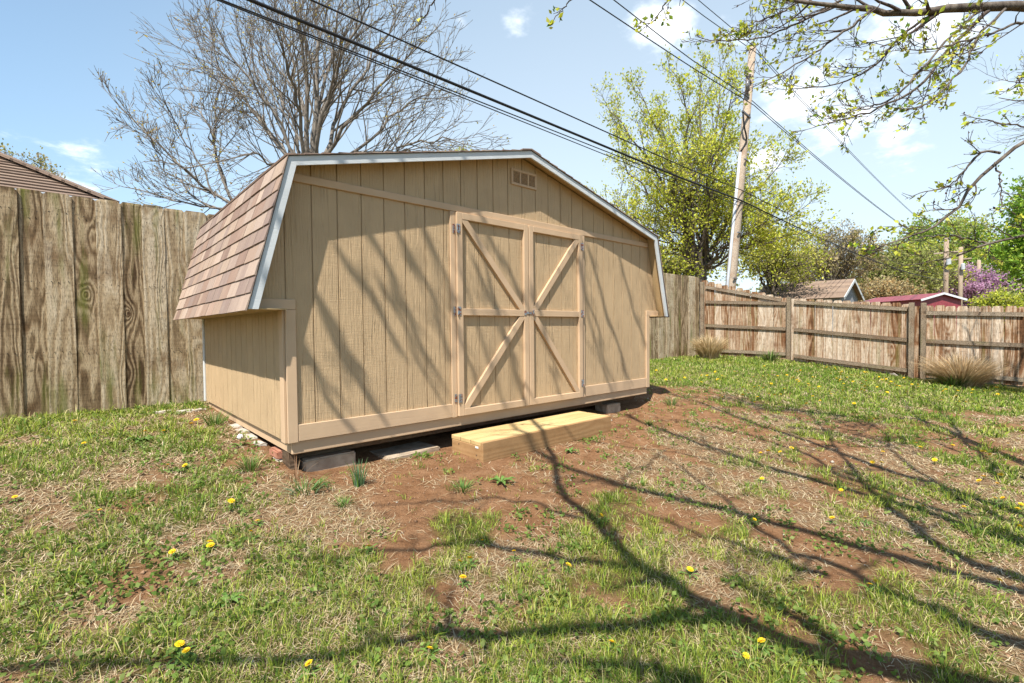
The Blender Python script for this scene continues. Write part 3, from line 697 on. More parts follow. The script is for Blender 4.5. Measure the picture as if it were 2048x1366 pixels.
def smooth_path(P, n):
    P = [Vector(p) for p in P]; P = [P[0]*2-P[1]] + P + [P[-1]*2-P[-2]]; out = []; m = len(P)-3
    for i in range(n+1):
        s = i/n*m; k = min(m-1, int(s)); f = s-k; a, b_, c, d = P[k:k+4]
        out.append(.5*((2*b_)+(c-a)*f+(2*a-5*b_+4*c-d)*f*f+(3*b_-a-3*c+d)*f**3))
    return out
def limb(out, tips, path, r0, r1, R, cfg, maxl, nk, klen, t0=.25, n=12):
    P = smooth_path(path, n); P = [P[0]] + [p + rv(R, cfg.get('jit', .02)) for p in P[1:-1]] + [P[-1]]
    rad = [r0+(r1-r0)*(i/n)**.8 for i in range(n+1)]
    out.setdefault(0, []).append((P, rad))
    for c in range(nk):
        tt = t0+(1-t0)*(c+R.random())/nk; k = min(n-1, int(tt*n)); f = tt*n-k; pos = P[k].lerp(P[k+1], f); td = (P[k+1]-P[k]).normalized()
        ax = td.orthogonal().normalized(); ax.rotate(Matrix.Rotation(R.random()*6.283, 3, td).to_quaternion())
        a = math.radians(R.uniform(*cfg['ang'])); dd = (td*math.cos(a)+ax*math.sin(a)).normalized()
        rr = max(cfg['rmin'], rad[k]*.55); grow(out, tips, pos, dd, klen*R.uniform(.6, 1.25)*(1.15-.6*tt), rr, 1, maxl, R, cfg)
    grow(out, tips, P[-1], (P[-1]-P[-2]).normalized(), klen*.6, max(cfg['rmin'], r1), 1, maxl, R, cfg)
def leaves_me(pos, dirs, size, tints, name='leaves', fold=.35, aspect=.62):
    """folded diamond leaves; pos (n,3)"""
    n = len(pos); d = dirs + rng.normal(0, .7, (n, 3)); d /= np.linalg.norm(d, axis=1, keepdims=True)+1e-9
    s = np.cross(d, rng.normal(0, 1, (n, 3))); s /= np.linalg.norm(s, axis=1, keepdims=True)+1e-9; u = np.cross(d, s)
    L = (size*rng.uniform(.6, 1.35, n))[:, None]; w_ = L*aspect*.5
    V = np.stack([pos, pos+d*L*.45+s*w_+u*w_*fold, pos+d*L, pos+d*L*.45-s*w_+u*w_*fold], 1).reshape(-1, 3)
    i = np.arange(n)*4; F = np.concatenate([np.stack([i, i+1, i+2], 1), np.stack([i, i+2, i+3], 1)])
    t_ = np.array(tints)[rng.integers(0, len(tints), n)]*rng.uniform(.75, 1.25, (n, 1))
    return mesh_np(name, V, [F], np.repeat(t_, 4, 0))
def tip_leaves(tips, per, size, tints, spread, frac=1.0):
    P, Dv = [], []
    for pts in tips:
        if random.random() > frac: continue
        k = per if per >= 1 else (1 if random.random() < per else 0)
        for _ in range(int(k)):
            s = random.random(); j = min(len(pts)-2, int(s*(len(pts)-1))); q = pts[j].lerp(pts[j+1], s*(len(pts)-1)-j)
            P.append(q); Dv.append(pts[-1]-pts[0])
    P = np.array([tuple(p) for p in P]) + rng.normal(0, spread, (len(P), 3)); Dv = np.array([tuple(p) for p in Dv]); Dv /= np.linalg.norm(Dv, axis=1, keepdims=True)+1e-9
    return leaves_me(P, Dv, size, tints)
def emit(root, out, tips, bark, twig, leafspec=None):
    lim = out.get(0, []); link('trunk', tubes_me(lim, 8, 'trunk'), M[bark], root)
    if 1 in out: tag(link('branches', tubes_me(out[1], 5, 'branches'), M[bark], root), kind='stuff')
    rest = [q for k in out if k >= 2 for q in out[k]]
    if rest: tag(link('crown', tubes_me(rest, 3, 'twigs'), M[twig], root), kind='stuff')
    for nm, spec in (leafspec or []):
        tag(link(nm, tip_leaves(tips, *spec), M['leaf'], root), kind='stuff')

# ---- big bare tree behind the tall fence
R = random.Random(3); out, tips = {}, []
cfg = dict(wig=.075, up=.045, kids=[0, 4, 3], ang=(16, 44), ratio=(.5, .8), rmin=.0085, jit=.05)
DT = 13.6; base = at_depth(622, 345, DT); bx, by = base[0], base[1]; bz = float(gz(bx, by))
bare = empty('bare_tree', (bx, by, bz), 'large bare spreading tree behind the shed with a few yellow buds', 'tree')
pd = lambda u, v, o=0.0: Vector(at_depth(u, v, DT+o))
trunk_top = pd(622, 372)
out.setdefault(0, []).append((smooth_path([Vector((bx, by, bz-.2)), Vector((bx+.03, by, bz+1.6)), pd(621, 440), trunk_top], 8), [.28, .25, .23, .22, .21, .20, .19, .18, .16]))
for (u, v, o, r, m_) in ((505, 70, .8, .10, (590, 260)), (440, 60, -1.0, .10, (560, 250)), (548, -30, 1.5, .12, (600, 200)), (592, -60, -1.2, .13, (610, 180)), (640, -90, .3, .15, (632, 180)),
                       (690, -60, 1.8, .12, (645, 190)), (742, -40, -1.4, .13, (655, 200)), (795, 10, .6, .12, (690, 210)), (835, 70, -1.0, .11, (690, 260)), (868, 150, 1.4, .10, (720, 300)),
                       (905, 255, -.5, .08, (760, 325)), (850, 290, 1.6, .08, (740, 330)), (480, 170, 1.7, .10, (560, 290)), (415, 95, .2, .10, (520, 240)), (470, 290, -1.6, .07, (570, 340)), (715, 20, 2.5, .11, (655, 210)), (560, 60, -2.2, .11, (598, 230))):
    limb(out, tips, [trunk_top+Vector((R.uniform(-.12, .12), R.uniform(-.12, .12), R.uniform(-.5, .1))), pd(*m_, o*.45), pd((m_[0]*.45+u*.55), (m_[1]*.5+v*.5)-6, o*.8), pd(u, v+25, o)], r*.60, .015, R, cfg, 3, 15, 2.0, .18)
for path, r in (([(615, 455), (520, 435), (440, 395), (370, 335), (300, 275), (232, 205)], .10), ([(615, 470), (520, 445), (430, 418), (340, 398), (255, 375)], .07), ([(470, 415), (443, 340), (415, 255), (372, 175)], .06),
                ([(478, 420), (440, 330), (428, 240), (440, 150), (425, 80)], .06), ([(430, 395), (380, 300), (352, 250), (330, 205)], .04), ([(480, 425), (400, 400), (330, 330), (285, 260)], .05)):
    limb(out, tips, [pd(u, v, .6*R.gauss(0, 1)*i/4) for i, (u, v) in enumerate(path)], r*.7, .012, R, cfg, 3, 13, 1.35, .3)
emit(bare, out, tips, 'bark_pale', 'bark_pale', [('buds', (1, .06, [(.60, .45, .05), (.52, .42, .08), (.45, .30, .08)], .03, .55))])

# ---- generic spreading tree from a crown ellipse
def crown_tree(name, label, u, v_top, v_low, hw, dep, bark, twig, leafspec, seed, limbs=10, nk=8, maxl=3, klen=None, group=None, stems=1, kids=(0, 4, 3), cfg2=None, trunk_r=None):
    R = random.Random(seed); out, tips = {}, []
    top = at_depth(u, v_top, dep); lowp = at_depth(u, v_low, dep); half = hw/F_PX*dep
    bx, by = top[0], top[1]; bz = float(gz(bx, by)); H = top[2]-bz; zl = max(.4, lowp[2]-bz)
    root = empty(name, (bx, by, bz), label, 'tree', group)
    cfg = dict(wig=.14, up=.06, kids=list(kids), ang=(22, 58), ratio=(.5, .8), rmin=.006*dep/14, jit=.03*half)
    cfg.update(cfg2 or {})
    tr = trunk_r or max(.10, H*.028); fork = zl*.75 if stems == 1 else zl*.35
    top_t = Vector((bx, by, bz+fork))
    out.setdefault(0, []).append(([Vector((bx, by, bz-.2)), Vector((bx+.02*H*R.gauss(0, .5), by, bz+fork*.5)), top_t], [tr*1.15, tr, tr*.9]))
    for i in range(limbs):
        a = i*2.399+R.uniform(-.3, .3); e = ((i+.5)/limbs); z = zl+(H-zl)*(.25+.75*e); rad = half*math.sqrt(max(.02, 1-((z-zl)/(H-zl)*1.35-.42)**2))*R.uniform(.75, 1.0)
        if z > zl+(H-zl)*.9: rad *= .6
        tgt = Vector((bx+math.cos(a)*rad, by+math.sin(a)*rad, bz+z*.93)); mid = top_t.lerp(tgt, .5)+Vector((0, 0, .10*H))
        mid.x = top_t.x+(tgt.x-top_t.x)*.42; mid.y = top_t.y+(tgt.y-top_t.y)*.42
        limb(out, tips, [top_t+Vector((R.gauss(0, tr*.4), R.gauss(0, tr*.4), -fork*.3*R.random())), mid, tgt], tr*.55, cfg['rmin']*1.5, R, cfg, maxl, nk, klen or half*.62, .2, 9)
    emit(root, out, tips, bark, twig, leafspec); return root
YG = [(.54, .56, .05), (.60, .58, .07), (.42, .49, .045), (.62, .58, .13), (.47, .52, .05)]
GR = [(.17, .30, .035), (.24, .40, .04), (.31, .45, .05), (.13, .23, .03), (.40, .50, .07)]
PALE = [(.36, .40, .11), (.31, .36, .08), (.42, .43, .15), (.28, .31, .08)]
OLV = [(.30, .30, .08), (.37, .36, .12), (.26, .27, .07), (.42, .38, .15)]
TAN = [(.46, .36, .18), (.40, .32, .15), (.52, .42, .23)]
PUR = [(.50, .27, .42), (.57, .34, .48), (.42, .22, .34), (.60, .42, .50)]
# ---- leafing tree behind the leaning utility pole : guided limbs
R = random.Random(9); out, tips = {}, []; DT = 22.5
base = at_depth(1405, 540, DT); bx, by = base[0], base[1]; bz = float(gz(bx, by)); tt_ = Vector(at_depth(1402, 535, DT))
leafy = empty('leafing_tree', (bx, by, bz), 'tall multi-stemmed tree with fresh yellow green leaves behind the leaning pole', 'tree')
out.setdefault(0, []).append(([Vector((bx, by, bz-.2)), Vector((bx, by, bz+1.0)), tt_], [.30, .27, .25]))
cfg = dict(wig=.13, up=.06, kids=[0, 5, 3], ang=(20, 55), ratio=(.5, .8), rmin=.009, jit=.1)
for (u, v, o, r) in ((1222, 225, .8, .12), (1250, 330, -1.5, .10), (1215, 405, 1.5, .09), (1290, 205, -.8, .13), (1335, 235, 2, .12), (1362, 175, -1.6, .14), (1402, 160, .5, .15), (1440, 150, 2.2, .13), (1462, 200, -2, .12),
                     (1505, 310, 1.2, .11), (1555, 335, -1.0, .10), (1600, 420, .6, .09), (1585, 470, -1.8, .08), (1265, 450, -2.3, .08), (1320, 320, -3, .1), (1430, 300, -3, .1), (1480, 420, 2.6, .08), (1240, 270, 2.4, .1), (1390, 260, 3, .1), (1300, 420, 2.6, .08), (1530, 400, 2.4, .08), (1535, 440, -2.8, .08)):
    mid = Vector(at_depth(1402+(u-1402)*.38, 535+(v-535)*.48, DT+o*.5)); tg_ = Vector(at_depth(u, v, DT+o))
    limb(out, tips, [tt_+Vector((R.gauss(0, .12), R.gauss(0, .12), -.3*R.random())), mid, tg_], r, .02, R, cfg, 3, 13, 1.9, .2)
emit(leafy, out, tips, 'bark', 'bark', [('leaves', (8, .115, YG, .11, .95))])
# ---- trees farther off
crown_tree('garden_tree', 'low dense green and yellow tree right of the leaning pole behind the fence', 1548, 472, 560, 72, 31, 'bark', 'bark_dark', [('leaves', (7, .16, YG+OLV, .25))], 21)
crown_tree('tan_tree', 'rounded tan budding tree above the brown gable roof', 1665, 462, 575, 72, 44, 'bark_pale', 'bark_pale', [('leaves', (3, .20, TAN+OLV[:1], .2))], 22, limbs=16, nk=11, cfg2=dict(ang=(14, 36)))
crown_tree('brush_tree', 'grey twiggy tree between the leaning pole and the tan tree', 1602, 505, 580, 45, 50, 'bark_pale', 'bark_pale', [('leaves', (3, .22, OLV+TAN, .25))], 23)
crown_tree('willow_like_tree', 'pale green wispy tree behind the maroon roof', 1780, 505, 600, 85, 66, 'bark', 'bark_dark', [('leaves', (9, .32, PALE+OLV, .5))], 24, limbs=14)
crown_tree('olive_tree', 'olive green tree with dark forking limbs beside the far utility pole', 1842, 492, 590, 58, 70, 'bark_dark', 'bark_dark', [('leaves', (6, .30, PALE+YG, .45))], 25, limbs=12)
crown_tree('far_green_tree', 'bright green tree far behind the utility poles', 1868, 445, 580, 70, 85, 'bark', 'bark', [('leaves', (9, .46, GR+PALE, .65))], 26, limbs=12)
crown_tree('far_yellow_tree', 'yellow green tree standing behind the two far utility poles', 1935, 432, 600, 65, 96, 'bark', 'bark', [('leaves', (9, .42, YG+PALE, .6))], 27, limbs=12)
crown_tree('maple_tree', 'dense bright green leafy tree beyond the right fence', 2150, 335, 620, 108, 21, 'bark', 'bark', [('leaves', (16, .16, GR, .24))], 28, limbs=18, nk=11)
crown_tree('redbud_tree', 'purple flowering redbud tree beyond the right fence', 1955, 548, 625, 62, 68, 'bark_dark', 'bark_dark', [('blossom', (12, .26, PUR, .32))], 29, limbs=12)
crown_tree('light_shrub', 'pale yellow green shrub below the purple redbud', 2022, 598, 645, 50, 34, 'bark', 'bark', [('leaves', (12, .16, YG+PALE, .2))], 30, limbs=12)
crown_tree('bushy_tree', 'green bushy tree showing low between the shed roof and the fence corner', 1345, 500, 570, 70, 30, 'bark', 'bark', [('leaves', (4, .18, OLV+YG, .3))], 31, limbs=12)
crown_tree('budding_tree', 'sparse budding tree behind the brown house roof', 38, 290, 420, 60, 30, 'bark', 'bark', [('leaves', (3, .16, OLV+TAN, .2))], 32, limbs=10)
crown_tree('budding_tree', 'small yellowish budding tree just showing over the shed roof', 918, 284, 360, 42, 34, 'bark', 'bark', [('leaves', (4, .16, TAN+YG, .2))], 33, limbs=9)
crown_tree('orange_shrub', 'orange tinted shrub behind the maroon roof', 1765, 572, 615, 50, 58, 'bark', 'bark', [('leaves', (8, .26, TAN+[(.48, .30, .12)], .3))], 34, limbs=9)
crown_tree('shade_tree', 'sparsely leaved tree on the right outside the lawn casting shade on the low fence', 2360, -120, 330, 330, 7.0, 'bark', 'bark_dark', [('leaves', (2, .05, YG+GR, .03, .6))], 41, limbs=12, nk=8, klen=1.1, kids=(0, 4, 2), trunk_r=.16)
# distant wood that reads as one mass
P, tn = [], []
for k in range(420):
    a = math.radians(random.uniform(2, 112)); dist = random.uniform(112, 165); c = np.array([CAM[0]+math.sin(a)*dist, CAM[1]+math.cos(a)*dist, 0]); h = random.uniform(6, 12)
    q = rng.normal(0, 1, (150, 3))*[2.2, 2.2, h*.24] + [0, 0, h*.5]; P.append(c+q); tn.append(np.tile(np.array(random.choice(OLV+PALE+GR)), (150, 1)))
P = np.concatenate(P); P[:, 2] = np.maximum(P[:, 2], .1)
wm = leaves_me(P, rng.normal(0, 1, P.shape), 1.05, OLV+PALE+TAN); tag(link('distant_wood', wm, M['leaf']), 'hazy belt of distant spring trees along the horizon', 'woods', kind='stuff')

# ---- the yard tree: trunk just outside the frame, limbs over the lawn
R = random.Random(5); out, tips = {}, []
tx, ty = 1.1, -6.3; tz = float(gz(tx, ty)); fork = Vector((tx+.05, ty+.05, 1.55))
yard = empty('yard_tree', (tx, ty, tz), 'near yard tree with budding branches hanging over the lawn', 'tree')
out.setdefault(0, []).append((smooth_path([Vector((tx, ty, tz-.2)), Vector((tx+.02, ty, .4)), fork], 6), [.27, .23, .21, .20, .20, .19, .18]))
cfg = dict(wig=.16, up=.03, kids=[0, 3, 2], ang=(25, 60), ratio=(.45, .75), rmin=.004, jit=.025)
sh = lambda x, y, h: Vector((x-.576*h, y-.303*h, float(gz(x, y))+h))                  # point whose shadow falls on ground (x,y)
wl = lambda x, z, tt: Vector((x-1.9*tt, -tt, z+3.3*tt))                               # ... on the shed front at (x,z)
gp = lambda u, v: ghit(u, v)[:2]
def px_limb(L, h0, h1, r0, r1, nk=7, start=None, klen=.55, extra=()):
    """limb whose shadow passes through the pixels L (listed from the trunk outwards)"""
    pts = [sh(*gp(u, v), h0+(h1-h0)*i/(len(L)-1)) for i, (u, v) in enumerate(L)] + list(extra)
    if start is not None: pts = [start, start.lerp(pts[0], .55)+Vector((0, 0, .25))] + pts
    limb(out, tips, pts, r0, r1, R, cfg, 2, nk, klen, .35, 18); return pts
A = px_limb([(1744, 1340), (1610, 1292), (1500, 1248), (1411, 1208), (1330, 1163), (1250, 1120), (1170, 1040), (1135, 985), (1112, 915)], 2.9, 4.4, .085, .020, 9, fork, extra=[wl(2.2, .7, 1.25), wl(2.0, 1.35, 1.2)])
B = px_limb([(2040, 1285), (1921, 1239), (1832, 1208), (1744, 1168), (1655, 1128), (1566, 1088), (1500, 1044), (1433, 991), (1366, 937)], 3.0, 4.6, .06, .012, 9, fork)
C_ = px_limb([(2048, 1160), (1943, 1124), (1877, 1088), (1810, 1040), (1766, 1000), (1708, 951), (1677, 902), (1624, 835)], 3.1, 4.8, .07, .014, 10, fork)
D_ = px_limb([(2048, 1062), (1943, 1008), (1877, 968), (1810, 924), (1744, 849)], 3.3, 4.7, .05, .012, 8, fork)
px_limb([(1646, 1150), (1544, 1110), (1486, 1093), (1411, 1071), (1300, 1031)], 3.4, 4.3, .030, .008, 5)
px_limb([(1267, 1140), (1174, 1125), (1100, 1116), (1026, 1093), (970, 1080), (915, 1090), (822, 1097), (711, 1112), (600, 1119)], 3.5, 4.2, .034, .012, 6)
px_limb([(1480, 1246), (1389, 1246), (1300, 1243), (1156, 1253), (1044, 1271), (933, 1279), (822, 1286), (711, 1301), (600, 1316), (280, 1325), (0, 1340)], 3.1, 4.0, .045, .016, 7)
px_limb([(1700, 1330), (1640, 1265), (1531, 1205), (1477, 1168)], 2.95, 3.3, .05, .010, 3)
px_limb([(1420, 1400), (1330, 1345), (1200, 1330)], 2.9, 3.2, .05, .02, 3)
px_limb([(1250, 1120), (1210, 1010), (1260, 950), (1330, 900)], 4.0, 4.6, .02, .007, 4)
px_limb([(1708, 951), (1600, 905), (1500, 870), (1400, 850)], 4.4, 5.0, .022, .007, 6)
px_limb([(1877, 968), (1760, 940), (1640, 930)], 4.0, 4.6, .02, .007, 5)
px_limb([(1170, 1040), (1050, 1000), (900, 1000), (760, 1010)], 4.0, 4.6, .02, .007, 5)
px_limb([(2000, 960), (1940, 890), (1850, 850), (1800, 800)], 4.2, 5.2, .035, .01, 7)
px_limb([(1950, 900), (1850, 800), (1720, 775)], 4.9, 5.6, .03, .009, 8)
# streaks on the shed front
at_w = lambda u, v: at_y(u, v, 0)
for S, t0_, t1_, r in (([(800, 700), (774, 646), (724, 561), (677, 500)], 1.0, 1.25, .020), ([(862, 730), (800, 600), (735, 470)], 1.05, 1.3, .022), ([(900, 715), (860, 600), (790, 455)], 1.1, 1.35, .020), ([(900, 575), (840, 440)], 1.2, 1.4, .018),
                    ([(745, 810), (680, 690), (628, 585)], .95, 1.15, .026), ([(880, 800), (810, 660), (760, 560)], 1.05, 1.2, .015), ([(1048, 610), (1010, 540), (955, 430)], 1.15, 1.35, .020), ([(1055, 790), (1020, 700), (985, 610), (950, 530)], 1.0, 1.25, .018),
                    ([(1252, 745), (1230, 680), (1178, 500)], 1.0, 1.3, .020), ([(1290, 690), (1230, 490)], 1.1, 1.3, .018), ([(1215, 740), (1190, 640), (1150, 520)], 1.0, 1.2, .015), ([(960, 790), (930, 700), (905, 600)], 1.0, 1.15, .016), ([(1120, 790), (1095, 690), (1070, 600)], 1.0, 1.2, .014), ([(700, 860), (640, 760), (610, 700)], .95, 1.05, .02)):
    pts = []
    for i, (u, v) in enumerate(S):
        q = at_w(u, v); pts.append(wl(q[0], q[2], t0_+.42+(t1_-t0_)*i/(len(S)-1)))
    d = (pts[0]-pts[-1]); limb(out, tips, pts[::-1], r*1.25, r*.9, R, dict(cfg, ang=(10, 30), wig=.07, rmin=.008, up=.03), 1, 6, .42, .05, 8)
for x0 in (-1.2, .6, 2.2):                                                            # the boughs that carry those branches
    limb(out, tips, [fork, Vector((tx+(x0-tx)*.5, -4.6, 4.0)), Vector((x0-.4, -2.9, 5.9)), Vector((x0-.5, -1.9, 7.0))], .06, .02, R, cfg, 2, 8, .7, .45)
# limbs that hang into view on the right
vis = lambda L: [Vector(at_depth(*q)) for q in L]
cfgv = dict(wig=.13, up=.07, kids=[0, 3, 3], ang=(22, 58), ratio=(.45, .8), rmin=.003, jit=.006)
def vlimb(L, r0, r1, nk, kl, st=None, maxl=3, t0=.1):
    P = vis(L)
    if st is not None: P = [fork, fork.lerp(P[0], .5)+Vector((0, 0, .35))] + P; t0 = .45
    limb(out, tips, P, r0, r1, R, cfgv, maxl, nk, kl, t0, 20)
vlimb([(2150, 10, 4.1), (2048, 12, 4.2), (1900, 16, 4.3), (1830, 25, 4.35), (1760, 24, 4.4), (1690, 12, 4.5), (1600, 2, 4.6), (1500, -15, 4.8)], .06, .012, 12, .6, 1)
vlimb([(1985, 15, 4.25), (1900, 95, 4.3), (1835, 175, 4.35), (1740, 222, 4.4), (1650, 248, 4.5)], .018, .005, 13, .34)
vlimb([(1960, 22, 4.2), (1890, 85, 4.1), (1800, 185, 4.0), (1740, 215, 4.0), (1700, 225, 3.9)], .012, .004, 10, .3)
vlimb([(1880, 18, 4.3), (1800, 75, 4.5), (1740, 140, 4.7), (1660, 170, 4.8), (1580, 178, 4.9)], .014, .004, 12, .36)
vlimb([(1740, 20, 4.4), (1680, 70, 4.5), (1600, 125, 4.6), (1515, 170, 4.7)], .014, .004, 12, .36)
vlimb([(1720, -20, 4.7), (1600, 45, 4.7), (1520, 75, 4.8), (1420, 82, 4.9)], .014, .004, 14, .36)
vlimb([(1650, -30, 4.9), (1560, 25, 4.9), (1480, 55, 5.0)], .012, .004, 12, .34)
vlimb([(2010, 18, 4.2), (1960, 70, 4.0), (1930, 130, 3.9), (1870, 195, 3.8), (1835, 215, 3.8)], .012, .004, 9, .3)
vlimb([(2080, 30, 4.0), (2000, 60, 3.9), (1900, 90, 3.8), (1830, 100, 3.8)], .012, .004, 12, .34)
vlimb([(2130, 240, 3.7), (2048, 284, 3.8), (1960, 352, 3.85), (1905, 424, 3.9), (1850, 462, 3.95), (1790, 482, 4.0), (1748, 500, 4.0)], .024, .004, 8, .26, 1)
vlimb([(2000, 306, 3.85), (1965, 304, 3.9), (1930, 340, 3.9), (1900, 372, 3.95), (1840, 386, 4.0)], .011, .0035, 9, .2, None, 2)
vlimb([(1990, 325, 3.8), (2004, 375, 3.75), (2002, 415, 3.7)], .008, .0035, 4, .18, None, 2)
vlimb([(2140, 440, 4.3), (2048, 470, 4.4), (1965, 492, 4.4), (1900, 516, 4.45), (1815, 530, 4.5)], .024, .004, 8, .26, 1)
vlimb([(1975, 488, 4.4), (1910, 472, 4.4), (1840, 476, 4.45), (1760, 500, 4.5)], .010, .0035, 8, .22, None, 2)
vlimb([(2140, 275, 3.6), (2048, 252, 3.6), (1990, 244, 3.65), (1950, 236, 3.7)], .008, .003, 5, .14, None, 2)
vlimb([(2110, 130, 3.7), (2048, 150, 3.7), (2030, 170, 3.7)], .008, .003, 5, .16, None, 2)
vlimb([(875, -60, 2.9), (862, 5, 3.0), (842, 45, 3.05), (815, 62, 3.1)], .006, .003, 2, .07, None, 1)
vlimb([(1375, -40, 3.6), (1335, 5, 3.7), (1305, 42, 3.75), (1278, 48, 3.8)], .007, .003, 5, .13, None, 2)
vlimb([(1170, -40, 3.3), (1140, 2, 3.4), (1110, 35, 3.45)], .006, .003, 4, .10, None, 2)
for a, b_ in (((875, -60, 2.9), (1.0, -3.9, 4.2)), ((1375, -40, 3.6), (1.6, -3.6, 4.4)), ((1170, -40, 3.3), (1.3, -3.7, 4.3))):
    limb(out, tips, [Vector(b_), Vector(b_).lerp(Vector(at_depth(*a)), .5)+Vector((0, 0, .25)), Vector(at_depth(*a))], .016, .006, R, cfg, 1, 2, .3, .4)
limb(out, tips, [fork, Vector((1.1, -5.2, 3.2)), Vector((1.1, -4.2, 4.3)), Vector((1.6, -3.6, 4.4))], .06, .016, R, cfg, 2, 5, .5, .5)
lim = out.get(0, []); link('trunk', tubes_me(lim, 8, 'trunk'), M['bark'], yard)
tag(link('branches', tubes_me(out[1], 5, 'branches'), M['bark_dark'], yard), kind='stuff')
tag(link('crown', tubes_me([q for k in out if k >= 2 for q in out[k]], 4, 'twigs'), M['bark_dark'], yard), kind='stuff')
link('leaves', tip_leaves(tips, 3, .042, YG+YG+GR[2:], .014, .50), M['leaf'], yard)
link('buds', tip_leaves(tips, 1, .022, [(.12, .05, .04), (.16, .08, .05), (.08, .04, .03)], .002, .45), M['leaf'], yard)

# ================================================================== POLES AND WIRES
def px_y(u, v, Y): return at_y(u, v, Y)
LY = 3.62
pb = px_y(1461, 575, LY); pt = px_y(1505, 97, LY)
dirp = (pt-pb)/(pt[2]-pb[2])
pole_at = lambda z: Vector(pb + dirp*(z-pb[2]))
g0 = float(gz(pb[0], LY)); foot = pole_at(g0-.3)
pole = empty('utility_pole', (foot.x, foot.y, g0), 'leaning wooden utility pole with grey conduit standing behind the fence corner', 'utility pole')
link('shaft', tube_me([pole_at(g0-.3), pole_at(2.5), pole_at(6), pole_at(float(pt[2]))], [.185, .172, .15, .125], 14, 'shaft'), M['pole'], pole)
cz_ = float(px_y(1482, 305, LY)[2])
sidev = Vector((-.744*.9, .0, 0)).normalized()*-1
off = Vector((-.19, .02, 0))
link('conduit', tube_me([pole_at(g0-.1)+off*1.12, pole_at(3)+off*1.05, pole_at(cz_)+off*.95], .048, 10, 'conduit'), M['conduit'], pole)
for z in (2.6, 4.2, cz_-.3): link('strap', box_me(pole_at(z).x-.23, pole_at(z).x+.06, pole_at(z).y-.20, pole_at(z).y-.15, z-.02, z+.02, .002), M['galv'], pole)
zc1 = float(px_y(1492, 237, LY)[2]); q = pole_at(zc1)
link('bracket', beam_me(q+Vector((-.6, -.12, .05)), q+Vector((.05, -.12, -.0)), .06, .05, (0, 0, 1)), M['ceramic'], pole)
link('drop_cable', tube_me(smooth_path([q+Vector((-.55, -.12, .05)), q+Vector((-.5, -.14, -.45)), q+Vector((-.3, -.14, -.9)), pole_at(cz_)+off], 10), .03, 6, 'drop'), M['wire'], pole)
zc2 = float(px_y(1498, 168, LY)[2]); q = pole_at(zc2)
link('bracket', beam_me(q+Vector((-.55, -.1, .12)), q+Vector((.05, -.1, -.05)), .05, .05, (0, 0, 1)), M['galv'], pole)
def lathe(prof, c, seg=12, name='lathe'):
    V = [(c[0]+r*math.cos(2*math.pi*k/seg), c[1]+r*math.sin(2*math.pi*k/seg), c[2]+z) for r, z in prof for k in range(seg)]
    Fc = [(i*seg+k, i*seg+(k+1) % seg, (i+1)*seg+(k+1) % seg, (i+1)*seg+k) for i in range(len(prof)-1) for k in range(seg)]
    Fc += [tuple(range(seg))[::-1], tuple(range((len(prof)-1)*seg, len(prof)*seg))]
    return mesh_py(name, V, Fc, False)
INS = [(.02, 0), (.06, .02), (.03, .05), (.065, .08), (.03, .11), (.055, .14), (.02, .17)]
link('insulator', lathe(INS, q+Vector((-.5, -.1, .15))), M['ceramic'], pole); link('insulator', lathe(INS, q+Vector((-.2, -.1, .09))), M['ceramic'], pole)
link('cutout', tube_me([q+Vector((-.42, -.1, -.05)), q+Vector((-.36, -.1, -.40))], [.07, .07], 10), M['ceramic'], pole)
topz = float(pt[2]); link('insulator', lathe([(r*1.3, z*1.5) for r, z in INS], pole_at(topz)), M['ceramic'], pole)
# far poles on the same line
farp = []
for i, (u, vt_, vb, lab) in enumerate(((1893, 476, 606, 'pale far utility pole with crossarm right of the maroon roof'), (1922, 494, 606, 'thin far utility pole in front of the purple redbud'), (1958, 520, 590, 'thinnest farthest utility pole above the purple redbud'))):
    top = px_y(u, vt_, LY+.2*i); x, y = top[0], top[1]; g = float(gz(x, y))
    if x > 220 or x < 0: x = 90.; 
    pr_ = empty('utility_pole', (x, y, g), lab, 'utility pole'); farp.append((x, y, top[2]))
    rr = .20+.02*i
    link('shaft', tube_me([(x, y, g-.2), (x, y, g+(top[2]-g)*.5), (x, y, top[2])], [rr*1.25, rr*1.1, rr], 10, 'shaft'), M['pole'], pr_)
    link('crossarm', box_me(x-.06, x+.06, y-1.0, y+1.0, top[2]-1.6, top[2]-1.45, .01), M['pole'], pr_)
    link('transformer', lathe([(.16, 0), (.2, .05), (.2, .7), (.12, .8)], (x-.45, y-.25, top[2]-2.9), 12), M['conduit'], pr_)
print('far poles', farp, 'pole', list(pb), list(pt))
